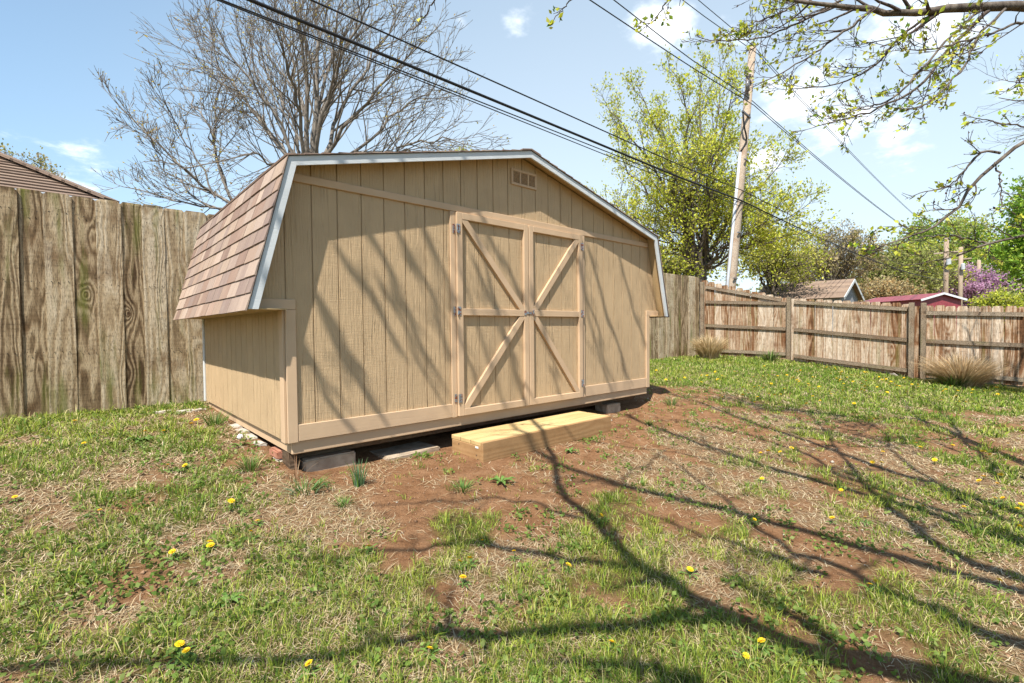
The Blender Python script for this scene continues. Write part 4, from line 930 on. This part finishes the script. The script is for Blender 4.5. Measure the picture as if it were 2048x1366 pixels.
# wires : from a pole off to the left, past the leaning pole, on to the far pole
lp = empty('utility_pole', (-34, LY, 0.0), 'utility pole far along the tall fence on the left', 'utility pole')
link('shaft', tube_me([(-34, LY, -.2), (-34, LY, 5), (-34, LY, 10.6)], [.18, .16, .13], 12), M['pole'], lp)
def wire(label, u0, v0, up, vp, r, nxt=None, yoff=0.0, rz=None):
    """passes pixel (u0,v0) left of the leaning pole and attaches where the pole passes row vp"""
    A_ = px_y(u0, v0, LY+yoff); Pz = float(px_y(up, vp, LY)[2]); P = pole_at(Pz)+Vector((-.0, -.16+yoff*.5, 0))
    P = np.array(P); d = (A_-P); L = -34-P[0]; k = L/(A_[0]-P[0]); B_ = P+d*k
    # parabola through P, A_, and the far left end (end height kept near that of P)
    s1 = (A_[0]-P[0])/L; zend = P[2]+.25
    lin = P[2]+(zend-P[2])*s1; sag = (lin-A_[2])/max(1e-6, 4*s1*(1-s1)); sag = min(max(sag, -.3), 1.6)
    pts = []
    for i in range(41):
        s = i/40; z = P[2]+(zend-P[2])*s-4*sag*s*(1-s); y = P[1]+(A_[1]-P[1])*min(1.0, s/s1) if s1 > 0 else P[1]
        pts.append((P[0]+L*s, P[1]+(LY+yoff-P[1])*min(1, s*12), z))
    pts = pts[::-1]
    if nxt is not None:
        fx, fy, fz = farp[0]; zf = fz-nxt
        for i in range(1, 21):
            s = i/20; pts.append((P[0]+(fx-P[0])*s, P[1]+(fy+yoff-P[1])*s, P[2]+(zf-P[2])*s-4*.55*s*(1-s)))
    return tag(link('overhead_wire', tubes_me([(pts, [r]*len(pts))], 6, 'wire', True), M['wire']), label, 'wire', 'overhead wires along the fence line')
wire('thick black communication cable, heaviest of the overhead wires', 520, 8, 1476, 404, .026, 4.4)
wire('thin black wire just below the thick cable', 560, 46, 1476, 410, .011, 4.5, -.10)
wire('lowest thin black wire under the thick cable', 505, 28, 1476, 414, .010, 4.7, .10)
wire('black wire just above the thick cable', 640, 8, 1478, 384, .014, 3.9)
wire('lower of two wires crossing the leafing tree top to the leaning pole', 1180, 0, 1493, 214, .014, 1.6, -.15)
wire('upper of two wires crossing the leafing tree top to the leaning pole', 1240, 2, 1496, 200, .014, 1.3, .15)
wire('wire reaching the leaning pole just below its top', 1368, 2, 1503, 112, .012, .4, -.1)
wire('topmost wire reaching the tip of the leaning pole', 1425, 8, 1504, 98, .012, .1, .1)

# ================================================================== HOUSES
def gable_house(name, label, A, B, half, drop, roofm, wallm, gable_mat, steps=14, over=.25):
    """ridge from A to B (world); slopes fall by drop over half on both sides"""
    A = np.array(A); B = np.array(B); B[2] = A[2]; e = B-A; Lr = np.linalg.norm(e); e /= Lr; n = np.array([-e[1], e[0], 0]); n = n if np.dot(n, CAM-A) > 0 else -n
    g = float(gz(*((A+B)/2)[:2])); h = empty(name, ((A+B)/2*[1, 1, 0]+[0, 0, g]), label, 'house')
    ze = A[2]-drop
    inner = half-over; V = []
    for P in (A+e*over, B-e*over):
        V += [P+n*inner+[0, 0, -P[2]+g-.2], P+n*inner+[0, 0, -drop*inner/half-.03], P+[0, 0, -.06], P-n*inner+[0, 0, -drop*inner/half-.03], P-n*inner+[0, 0, -P[2]+g-.2]]
    link('wall', mesh_py('wall', V, [(0, 1, 2, 3, 4), (9, 8, 7, 6, 5), (0, 5, 6, 1), (3, 8, 9, 4)]), M[wallm], h)
    for s in (1, -1):
        rb = link('roof', beam_me(A+n*s*half*.5+[0, 0, -drop*.5], B+n*s*half*.5+[0, 0, -drop*.5], math.hypot(half, drop), .04, tuple(np.array([n[0]*s*drop, n[1]*s*drop, half])), 0), M[roofm], h)
        if steps:
            dn = (n*s*half+np.array([0, 0, -drop])); Ls = np.linalg.norm(dn); dn /= Ls; nn = np.array([n[0]*s*drop, n[1]*s*drop, half]); nn /= np.linalg.norm(nn)
            for k in range(steps):
                c = A+dn*(Ls*(k+.52)/steps)+nn*.028; link('shingle_course', beam_me(c, c+e*Lr, Ls/steps*1.02, .012, tuple(nn+dn*.09), 0), M[roofm], rb)
    for P, sg in ((A, -1), (B, 1)):
        for s in (1, -1):
            q0 = P+e*sg*.02+[0, 0, -.06]; q1 = P+e*sg*.02+n*s*half+[0, 0, -drop-.06]
            link('fascia', beam_me(q0, q1, .16, .03, tuple(e), 0), M[gable_mat], h)
    return h, e, n
rA = at_depth(1530, 571, 34.); rB = at_depth(1709, 564, 30.0)
h2, e2, n2_ = gable_house('neighbour_house', 'neighbour house with brown shingle gable roof and grey gable end beyond the low fence', rA, rB, 2.1, 1.2, 'shingle_far', 'grey_siding', 'white')
rA = at_depth(1752, 596, 47.); rB = at_depth(1888, 589, 40.)
gable_house('red_shed', 'low building with maroon metal roof beyond the low fence', rA, rB, 2.0, .55, 'metal_roof', 'metal_roof', 'white', 0)
# hip roofed house behind the tall fence on the left
YH = 7.0; qc = at_y(222, 404, YH); hc = qc.copy()
q0 = at_y(0, 311, YH)
a_ = None
best = 1e9
for a in np.linspace(.3, 6, 400):                      # hip runs at 45 degrees in plan from the eave corner
    p = hc+np.array([-a, a, 0.]); d = p-CAM; dep = np.dot(d, FWD); u = 1024+F_PX*np.dot(d, RGT)/dep
    if abs(u-0) < best: best = abs(u); a_ = a
dd_ = hc+np.array([-a_, a_, 0.])-CAM
tgt = at_plane(0, 311, hc+np.array([-a_, a_, 0.]), (0, 1, 0)); pitch_r = (tgt[2]-hc[2])/a_
g = float(gz(hc[0], hc[1])); run = 4.2
hh = empty('neighbour_house', (hc[0]-6, hc[1]+run, g), 'neighbour house with brown hip roof rising behind the tall fence on the left', 'house')
x1, y0_ = hc[0], hc[1]; x0 = x1-14; zr_ = hc[2]+pitch_r*run
V = [(x1, y0_, hc[2]), (x0, y0_, hc[2]), (x0+run, y0_+run, zr_), (x1-run, y0_+run, zr_), (x1, y0_+2*run, hc[2]), (x0, y0_+2*run, hc[2])]
rf = link('roof', mesh_py('hip_roof', [(x, y, z-.03) for x, y, z in V], [(0, 3, 2, 1), (4, 5, 2, 3), (0, 4, 3), (1, 2, 5), (0, 1, 5, 4)]), M['shingle_far'], hh)
link('wall', box_me(x0+.4, x1-.4, y0_+.4, y0_+2*run-.4, g-.2, hc[2]-.05, 0), M['brick'], hh)
link('gutter', box_me(x0, x1, y0_-.08, y0_-.005, hc[2]-.10, hc[2]-.0, .01), M['conduit'], hh)
nr = 34; nvec = Vector((0, -pitch_r, 1)).normalized()
for k in range(nr):
    s = (k+.5)/nr; yy = y0_+run*s; z = hc[2]+pitch_r*run*s
    link('shingle_course', beam_me(Vector((x1-run*s-.02, yy, z))+nvec*.008, Vector((x0+run*s+.02, yy, z))+nvec*.008, run/nr*math.hypot(1, pitch_r)*1.06, .022, (nvec+Vector((0, -1, -pitch_r))*-.16), 0), M['shingle_far'], rf)
nv2 = Vector((pitch_r, 0, 1)).normalized()
for k in range(nr):
    s = (k+.5)/nr; xx = x1-run*s; z = hc[2]+pitch_r*run*s
    link('shingle_course', beam_me(Vector((xx, y0_+run*s, z))+nv2*.008, Vector((xx, y0_+2*run-run*s, z))+nv2*.008, run/nr*math.hypot(1, pitch_r)*1.06, .022, (nv2+Vector((1, 0, -pitch_r))*-.16), 0), M['shingle_far'], rf)
hipd = Vector((-run, run, pitch_r*run)); nseg = 26; hn = (nvec+nv2).normalized()
cap = beam_me(Vector((0, 0, 0)), hipd/nseg*1.25, .30, .03, hn+hipd.normalized()*-.10, .004)
cap.materials.append(M['shingle_far'])
for k in range(nseg):
    o = link('hip_cap', cap, None, rf); o.location = Vector((x1, y0_, hc[2]))+hipd*(k/nseg)+hn*.035

# ================================================================== GROUND COVER
def in_view(n, rmin=1.25, rmax=17.0):
    a = YAW+rng.uniform(-.92, .92, n); r = rng.uniform(rmin, rmax, n); return CAM[0]+np.sin(a)*r, CAM[1]+np.cos(a)*r, r
def yard_ok(x, y):
    ok = (y < 3.44) & (x < 13.5+.0) & ~((x > -.02) & (x < 4.92) & (y > -.03) & (y < 3.2)) & ~((x > SX0-.03) & (x < SX1+.03) & (y > SY-.02) & (y < .1))
    return ok & ((x < 13.25+.12*np.clip(3.5-y, 0, 6)))
def blades_me(x, y, r, h, wd, lean, tint, name):
    n = len(x); z = gz(x, y)-.004; a = rng.uniform(0, 2*math.pi, n); la = rng.uniform(0, 2*math.pi, n) if np.isscalar(lean) or lean.ndim == 1 else np.arctan2(lean[:, 1], lean[:, 0]+1e-9)
    lm = lean if (np.isscalar(lean) or lean.ndim == 1) else np.linalg.norm(lean, axis=1)
    P = np.stack([x, y, z], 1); S = np.stack([np.cos(a), np.sin(a), 0*a], 1)*(wd/2)[:, None]; Ld = np.stack([np.cos(la), np.sin(la), 0*a], 1)
    up = np.array([0, 0, 1.]); M1 = P+up*(h*.55)[:, None]+Ld*(h*lm*.30)[:, None]; T_ = P+up*(h*np.maximum(.25, 1-.35*lm))[:, None]+Ld*(h*lm)[:, None]
    V = np.stack([P-S, P+S, M1+S*.8, M1-S*.8, T_], 1).reshape(-1, 3); i = np.arange(n)*5
    Q = np.stack([i, i+1, i+2, i+3], 1); Tr = np.stack([i+3, i+2, i+4], 1)
    return mesh_np(name, V, [Q, Tr], np.repeat(tint, 5, 0))
# grass in tufts
NC = 78000; cx_, cy_, cr = in_view(NC); cvv, cnn = cover(cx_, cy_)
keep = yard_ok(cx_, cy_) & (rng.random(NC) < np.clip(cvv*1.05+.06, 0, 1)); cx_, cy_, cr, cvv = cx_[keep], cy_[keep], cr[keep], cvv[keep]
ht = rng.gamma(3.5, 1/3.5, len(cx_))*.95+.05; hue = fbm(cx_*.9+5, cy_*.9, 5); per = rng.integers(6, 13, len(cx_)); ci = np.repeat(np.arange(len(cx_)), per); n = len(ci)
rad = (.012+.006*cr[ci]*.6)*np.sqrt(rng.random(n)); an = rng.uniform(0, 2*math.pi, n); ox, oy = np.cos(an)*rad, np.sin(an)*rad
bxx, byy = cx_[ci]+ox, cy_[ci]+oy; hb = .040*ht[ci]*rng.uniform(.6, 1.35, n)*(.7+.5*cvv[ci])
lean = np.stack([ox, oy], 1)/(rad[:, None]+1e-6)*rng.uniform(.1, 1.0, n)[:, None]+rng.normal(0, .28, (n, 2))
wd = np.maximum(.0030, .00115*cr[ci])*rng.uniform(.7, 1.3, n)
g1, g2, g3, g4 = map(np.array, ((.17, .26, .028), (.34, .39, .055), (.095, .175, .024), (.52, .45, .20)))
w1 = np.clip((hue[ci]-.3)/.4+rng.normal(0, .25, n), 0, 1)[:, None]; tint = g1*(1-w1)+g2*w1
k = rng.random(n); tint = np.where((k < .22)[:, None], g3, tint); tint = np.where((k > .83)[:, None], g4, tint); tint = tint*rng.uniform(.75, 1.25, (n, 1))
ok = yard_ok(bxx, byy); tag(link('grass', blades_me(bxx[ok], byy[ok], None, hb[ok], wd[ok], lean[ok], tint[ok], 'grass'), M['blade']), 'short spring grass growing in uneven tufts over the lawn', 'grass', kind='stuff')
print('blades', ok.sum())
# flat dry thatch
n = 170000; x, y, r = in_view(n, 1.25, 13); dn = fbm(x*2.2+40, y*2.2, 4)+.10*sst(.3, -.3, x)-.16*sst(-1.2, -.4, y)*sst(-.2, .4, x)*sst(6, 5, x)
ok = yard_ok(x, y) & (rng.random(n) < sst(.36, .60, dn)*.9+.06); x, y, r = x[ok], y[ok], r[ok]; n = len(x)
a = rng.uniform(0, 2*math.pi, n); L = rng.uniform(.025, .085, n)*(1+.05*r); wd = np.maximum(.0022, .0009*r); d = np.stack([np.cos(a), np.sin(a)], 1); b2 = a+rng.normal(0, .35, n); d2 = np.stack([np.cos(b2), np.sin(b2)], 1); s = np.stack([-d[:, 1], d[:, 0]], 1)*wd[:, None]/2
p0 = np.stack([x, y], 1); p1 = p0+d*L[:, None]*.5; p2 = p1+d2*L[:, None]*.5
def z3(p, hgt): return np.concatenate([p, (gz(p[:, 0], p[:, 1])+hgt)[:, None]], 1)
hh_ = rng.uniform(.003, .018, n); V = np.stack([z3(p0-s, .002), z3(p0+s, .002), z3(p1+s, hh_), z3(p1-s, hh_), z3(p2, rng.uniform(.002, .025, n))], 1).reshape(-1, 3); i = np.arange(n)*5
tn = np.array([(.44, .34, .20), (.36, .26, .145), (.52, .43, .28), (.28, .18, .095)])[rng.integers(0, 4, n)]*rng.uniform(.8, 1.2, (n, 1))
tag(link('dry_thatch', mesh_np('thatch', V, [np.stack([i, i+1, i+2, i+3], 1), np.stack([i+3, i+2, i+4], 1)], np.repeat(tn, 5, 0)), M['straw']), 'dead straw coloured thatch lying flat between the grass tufts', 'thatch', kind='stuff')
# small broad leaved weeds
n = 8000; x, y, r = in_view(n, 1.4, 12); wn = fbm(x*1.7+70, y*1.7, 2)
ok = yard_ok(x, y) & (rng.random(n) < sst(.45, .65, wn+.12*sst(.2, -.2, x)+.15*sst(2, 3, y))+.03); x, y = x[ok], y[ok]; k = rng.integers(5, 11, len(x)); ci = np.repeat(np.arange(len(x)), k); n = len(ci)
pos = np.stack([x[ci]+rng.normal(0, .022, n), y[ci]+rng.normal(0, .022, n), np.zeros(n)], 1); pos[:, 2] = gz(pos[:, 0], pos[:, 1])+rng.uniform(.004, .035, n); dv = np.stack([rng.normal(0, 1, n), rng.normal(0, 1, n), rng.uniform(.1, .8, n)], 1)
tag(link('low_weeds', leaves_me(pos, dv*2, .026, [(.15, .23, .04), (.21, .29, .06), (.11, .18, .03), (.26, .32, .09)], 'weeds', .2, .7), M['leaf']), 'tiny broad leaved weeds and clover spread through the lawn', 'weeds', kind='stuff')
# crumbs of soil, pebbles and bits of dead leaf
n = 16000; x, y, r = in_view(n, 1.3, 9); cvv, _ = cover(x, y); ok = yard_ok(x, y) & (rng.random(n) < 1-.8*cvv); x, y, r = x[ok], y[ok], r[ok]; n = len(x); s = rng.gamma(2, .0022, n)+.0015*(r/3)
oc = np.array([(1, 0, 0), (0, 1, 0), (-1, 0, 0), (0, -1, 0), (0, 0, .7), (0, 0, -.7)], float)[None]*rng.uniform(.6, 1.4, (n, 6, 1)); V = oc*s[:, None, None]+np.stack([x, y, gz(x, y)+s*.3], 1)[:, None]
i = np.arange(n)[:, None]*6; F = np.concatenate([i+np.array(f) for f in ((0, 1, 4), (1, 2, 4), (2, 3, 4), (3, 0, 4), (1, 0, 5), (2, 1, 5), (3, 2, 5), (0, 3, 5))])
tn = np.array([(.26, .145, .08), (.32, .19, .11), (.20, .11, .06), (.45, .38, .30)])[rng.choice(4, n, p=[.4, .3, .25, .05])]
tag(link('soil_crumbs', mesh_np('crumbs', V.reshape(-1, 3), [F], np.repeat(tn, 6, 0)), M['straw']), 'loose crumbs of reddish soil and small pebbles on the bare patches', 'soil', kind='stuff')

# ---- dandelions
def head_me(seed):
    r = random.Random(seed); V, Fc = [], []
    for ring, (n_, L, el) in enumerate(((16, .021, .12), (13, .017, .45), (9, .011, .85))):
        for k in range(n_):
            a = 2*math.pi*(k+r.uniform(-.25, .25))/n_; d = Vector((math.cos(a)*math.cos(el), math.sin(a)*math.cos(el), math.sin(el))); s = Vector((-math.sin(a), math.cos(a), 0))*.0028; i = len(V)
            V += [d*.002-s*.6, d*.002+s*.6, d*L+s, d*(L*1.08), d*L-s]; Fc.append((i, i+1, i+2, i+3, i+4))
    return mesh_py('flower', V, Fc)
def rosette_me(seed, n_=8, L0=.085, w0=.013, up=.45):
    r = random.Random(seed); V, Fc = [], []
    for k in range(n_):
        a = 2*math.pi*(k+r.uniform(-.3, .3))/n_; L = L0*r.uniform(.6, 1.2); d = Vector((math.cos(a), math.sin(a), 0)); s = Vector((-d.y, d.x, 0)); i = len(V); m_ = 6; u = up*r.uniform(.5, 1.3)
        for j in range(m_+1):
            q = j/m_; wv = w0*(.25+.9*math.sin(math.pi*min(1, q*1.05)**1.3)*(.75 if j % 2 else 1.1)); wv = wv if j < m_ else .001
            c = d*L*q+Vector((0, 0, L*u*math.sin(q*2.4)*.55)); V += [c-s*wv/2+Vector((0, 0, wv*.25)), c, c+s*wv/2+Vector((0, 0, wv*.25))]
        for j in range(m_): b0 = i+3*j; Fc += [(b0, b0+1, b0+4, b0+3), (b0+1, b0+2, b0+5, b0+4)]
    return mesh_py('rosette', V, Fc, True)
heads = [head_me(k) for k in range(3)]; ros = [rosette_me(k) for k in range(4)]
for me in heads: me.materials.append(M['petal'])
for me in ros: me.materials.append(M['rosette'])
stemme = tube_me([(0, 0, -.005), (.004, 0, .03), (0, 0, .06)], [.0022, .002, .002], 5, 'stem'); stemme.materials.append(M['stem'])
def dandelion(p, sc, hgt, leaf, label, group):
    e = empty('dandelion', p, label, 'flower', group)
    def kid(nm, me, loc, s, rot=(0, 0, 0)):
        o = bpy.data.objects.new(nm, me); col.objects.link(o); o.parent = e; o.location = loc; o.scale = s; o.rotation_euler = rot; return o
    kid('stem', stemme, (0, 0, 0), (1, 1, hgt/.06)); kid('flower_head', random.choice(heads), (0, 0, hgt), (sc,)*3, (random.gauss(0, .3), random.gauss(0, .3), random.random()*6))
    if leaf: kid('leaves', random.choice(ros), (0, 0, .004), (random.uniform(.5, .85),)*3, (0, 0, random.random()*6))
PXD = [(30, 998), (200, 1025), (463, 1013), (502, 1076), (515, 1046), (420, 1090), (421, 1096), (345, 1116), (336, 938), (370, 935), (383, 848), (393, 842), (290, 868), (328, 867), (168, 888), (150, 842),
       (965, 1085), (940, 1130), (926, 1166), (920, 1130), (1203, 1038), (860, 1305), (618, 1345), (373, 1322), (360, 1308), (738, 1098), (1028, 1114), (1224, 1292), (1137, 1139), (1524, 960), (1508, 1043), (1380, 1146), (1682, 987), (1664, 1042), (1730, 1042), (1740, 1175), (1752, 1172), (1999, 1174), (1492, 1320), (1523, 1294),
       (1846, 1019), (1928, 1020), (2005, 1002), (1994, 968), (1967, 954), (1958, 964), (2002, 955), (1869, 924), (1766, 905), (1745, 928), (1763, 930), (1536, 903), (1560, 908), (1583, 899), (1521, 910), (1832, 889), (1840, 896), (1905, 892), (1966, 906), (1980, 910), (2016, 890), (2040, 1062), (2035, 1020), (1990, 1003), (2042, 1012), (1445, 795), (1440, 793), (1420, 775), (1738, 840), (1748, 838), (1640, 800), (1625, 778), (1660, 782), (1690, 795)]
for i, (u, v) in enumerate(PXD):
    p = ghit(u, v+6); dist = np.linalg.norm(p-CAM); near = dist < 5.5
    dandelion(p, random.uniform(.6, .95)*(1 if near else 1.3), random.uniform(.03, .055), near, 'yellow dandelion blooming low in the patchy grass in front of the shed' if p[0] < 5.5 else 'yellow dandelion blooming in the lawn between shed and low fence', 'dandelions in the thin lawn' if p[0] < 5.5 else 'dandelions in the far lawn')
cnt = 0
while cnt < 130:
    u, v = random.uniform(1310, 2040), random.gauss(765, 22)
    if v < 722 or v > 850 or (v > 800 and u < 1500): continue
    p = ghit(u, v)
    if p[0] > 13.2 or p[0] < 5.2: continue
    if float(fbm(np.array(p[0]*.8), np.array(p[1]*.8), 5)) < .45: continue
    dandelion(p, random.uniform(.9, 1.3), random.uniform(.04, .06), False, 'yellow dandelion blooming in the lawn between shed and low fence', 'dandelions in the far lawn'); cnt += 1
p = ghit(481, 893); sd_ = empty('dandelion_clock', p, 'white dandelion seed head beside the pale pavers at the shed side', 'flower')
link('stem', tube_me([(p[0], p[1], p[2]), (p[0], p[1], p[2]+.07)], .0025, 5), M['stem'], sd_)
bm = bmesh.new(); bmesh.ops.create_icosphere(bm, subdivisions=3, radius=.022, matrix=Matrix.Translation((p[0], p[1], p[2]+.085)))
for v in bm.verts: v.co += rv(random, .0022)
link('seed_head', bm_mesh('clock', bm), M['fluff'], sd_); o = link('leaves', rosette_me(77, 6, .11, .022), M['rosette'], sd_); o.location = tuple(p)

# ---- single tufts and weeds that stand out
def tuft(name, label, p, n_, h, spread, tints, wd=.004, arch=.6, cat='plant', stiff=1.0, group=None):
    a = rng.uniform(0, 2*math.pi, n_); q = np.sqrt(rng.random(n_)); ox, oy = np.cos(a)*q*spread*.35, np.sin(a)*q*spread*.35; H = h*rng.uniform(.55, 1.1, n_); arc = q*arch+np.abs(rng.normal(0, .12, n_))
    V, segs = [], 5
    s = np.stack([-np.sin(a+rng.normal(0, .6, n_)), np.cos(a), 0*a], 1)*wd/2
    for j in range(segs+1):
        f = j/segs; out_ = spread*arc*f**1.6; zz = H*(f-.35*arc*f**3); c = np.stack([p[0]+ox+np.cos(a)*out_, p[1]+oy+np.sin(a)*out_, p[2]-.01+zz], 1); wj = (1-f**2.2)+.05; V += [c-s*wj, c+s*wj]
    V = np.stack(V, 1).reshape(-1, 3); m_ = 2*(segs+1); i = np.arange(n_)*m_
    F = np.concatenate([np.stack([i+2*j, i+2*j+1, i+2*j+3, i+2*j+2], 1) for j in range(segs)])
    t_ = np.array(tints)[rng.integers(0, len(tints), n_)]*rng.uniform(.75, 1.25, (n_, 1))
    return tag(link(name, mesh_np(name, V, [F], np.repeat(t_, m_, 0)), M['blade']), label, cat, group)
GT = [(.10, .19, .03), (.15, .24, .05), (.20, .27, .07), (.08, .15, .03)]; BL = [(.10, .19, .09), (.14, .24, .12), (.12, .20, .08)]; DRY = [(.50, .37, .19), (.42, .29, .14), (.56, .43, .25), (.34, .22, .10)]
for u, v, n_, h, sp, tn, lab in ((718, 972, 60, .24, .10, BL+GT[:1], 'tall blue green grass tuft in front of the shed rim'), (686, 1012, 55, .08, .12, GT, 'small green tuft on bare soil below the tall blue green tuft'), (926, 980, 75, .09, .15, GT, 'dense green rosette tuft on bare soil in front of the step'),
        (1342, 810, 70, .16, .17, GT+[(.30, .32, .14)], 'bright green tuft beside the far corner of the shed'), (500, 940, 90, .16, .18, GT+DRY[:1], 'mixed green and dry tuft near the front left shed corner'), (430, 850, 80, .20, .20, GT, 'leafy tall green weeds at the rear left corner of the shed'),
        (610, 985, 80, .12, .22, BL+GT, 'grey green weedy clump below the front left shed corner'), (1300, 850, 45, .10, .14, GT, 'low green tuft on the soil behind the step end')):
    tuft('grass_tuft', lab, ghit(u, v), n_, h, sp, tn, .006)
for u, v, sc, lab in ((1002, 966, 1.3, 'flat leafy weed rosette on bare soil right of the dense tuft'), (1140, 905, 1.0, 'small leafy weed sprouting in front of the step'), (700, 896, 1.4, 'broad leaved weed rosette close to the shed'), (285, 885, 1.5, 'pale broad leaved weed rosette in the dry lawn left of the shed'), (455, 1207, .9, 'pale weed rosette beside a bare soil patch in the front lawn')):
    if u == 700: continue
    o = link('weed', rosette_me(int(u), 9, .085*sc, .02*sc, .6), M['rosette']); o.location = tuple(ghit(u, v)); tag(o, lab, 'plant')
for k in range(6):
    u, v = [(590, 955), (600, 965), (640, 948), (700, 960), (570, 960), (615, 950)][k]; p = ghit(u, v)
tuft('dry_stalks', 'curled dry brown stalks at the front left shed corner', ghit(592, 962), 16, .22, .22, [(.30, .17, .09), (.38, .25, .14)], .004, 1.1)
# ornamental dry grasses along the low fence
tuft('ornamental_grass', 'dry blond ornamental grass clump at the fence corner', at_y(1418, 716, 2.6)*[1, 1, 0]+[0, 0, float(gz(*at_y(1418, 716, 2.6)[:2]))], 1100, .80, .62, [(.62, .48, .28), (.55, .41, .22), (.68, .55, .34), (.46, .33, .17)], .014, .7)
pq = ghit(1922, 772); tuft('ornamental_grass', 'dry brown ornamental grass clump with green shoots before the dark low fence', pq, 1300, .80, .92, [(.48, .34, .18), (.55, .41, .24), (.38, .25, .12), (.60, .46, .28)], .013, .8)
tuft('green_shoots', 'green shoots growing at the foot of the dry brown grass clump', pq+np.array([-.25, .12, 0]), 260, .40, .55, GT, .010, .7)
tuft('yucca_plant', 'small spiky green plant at the foot of the first low fence bay', ghit(1540, 722), 90, .38, .42, GT+[(.25, .16, .06)], .018, .7)
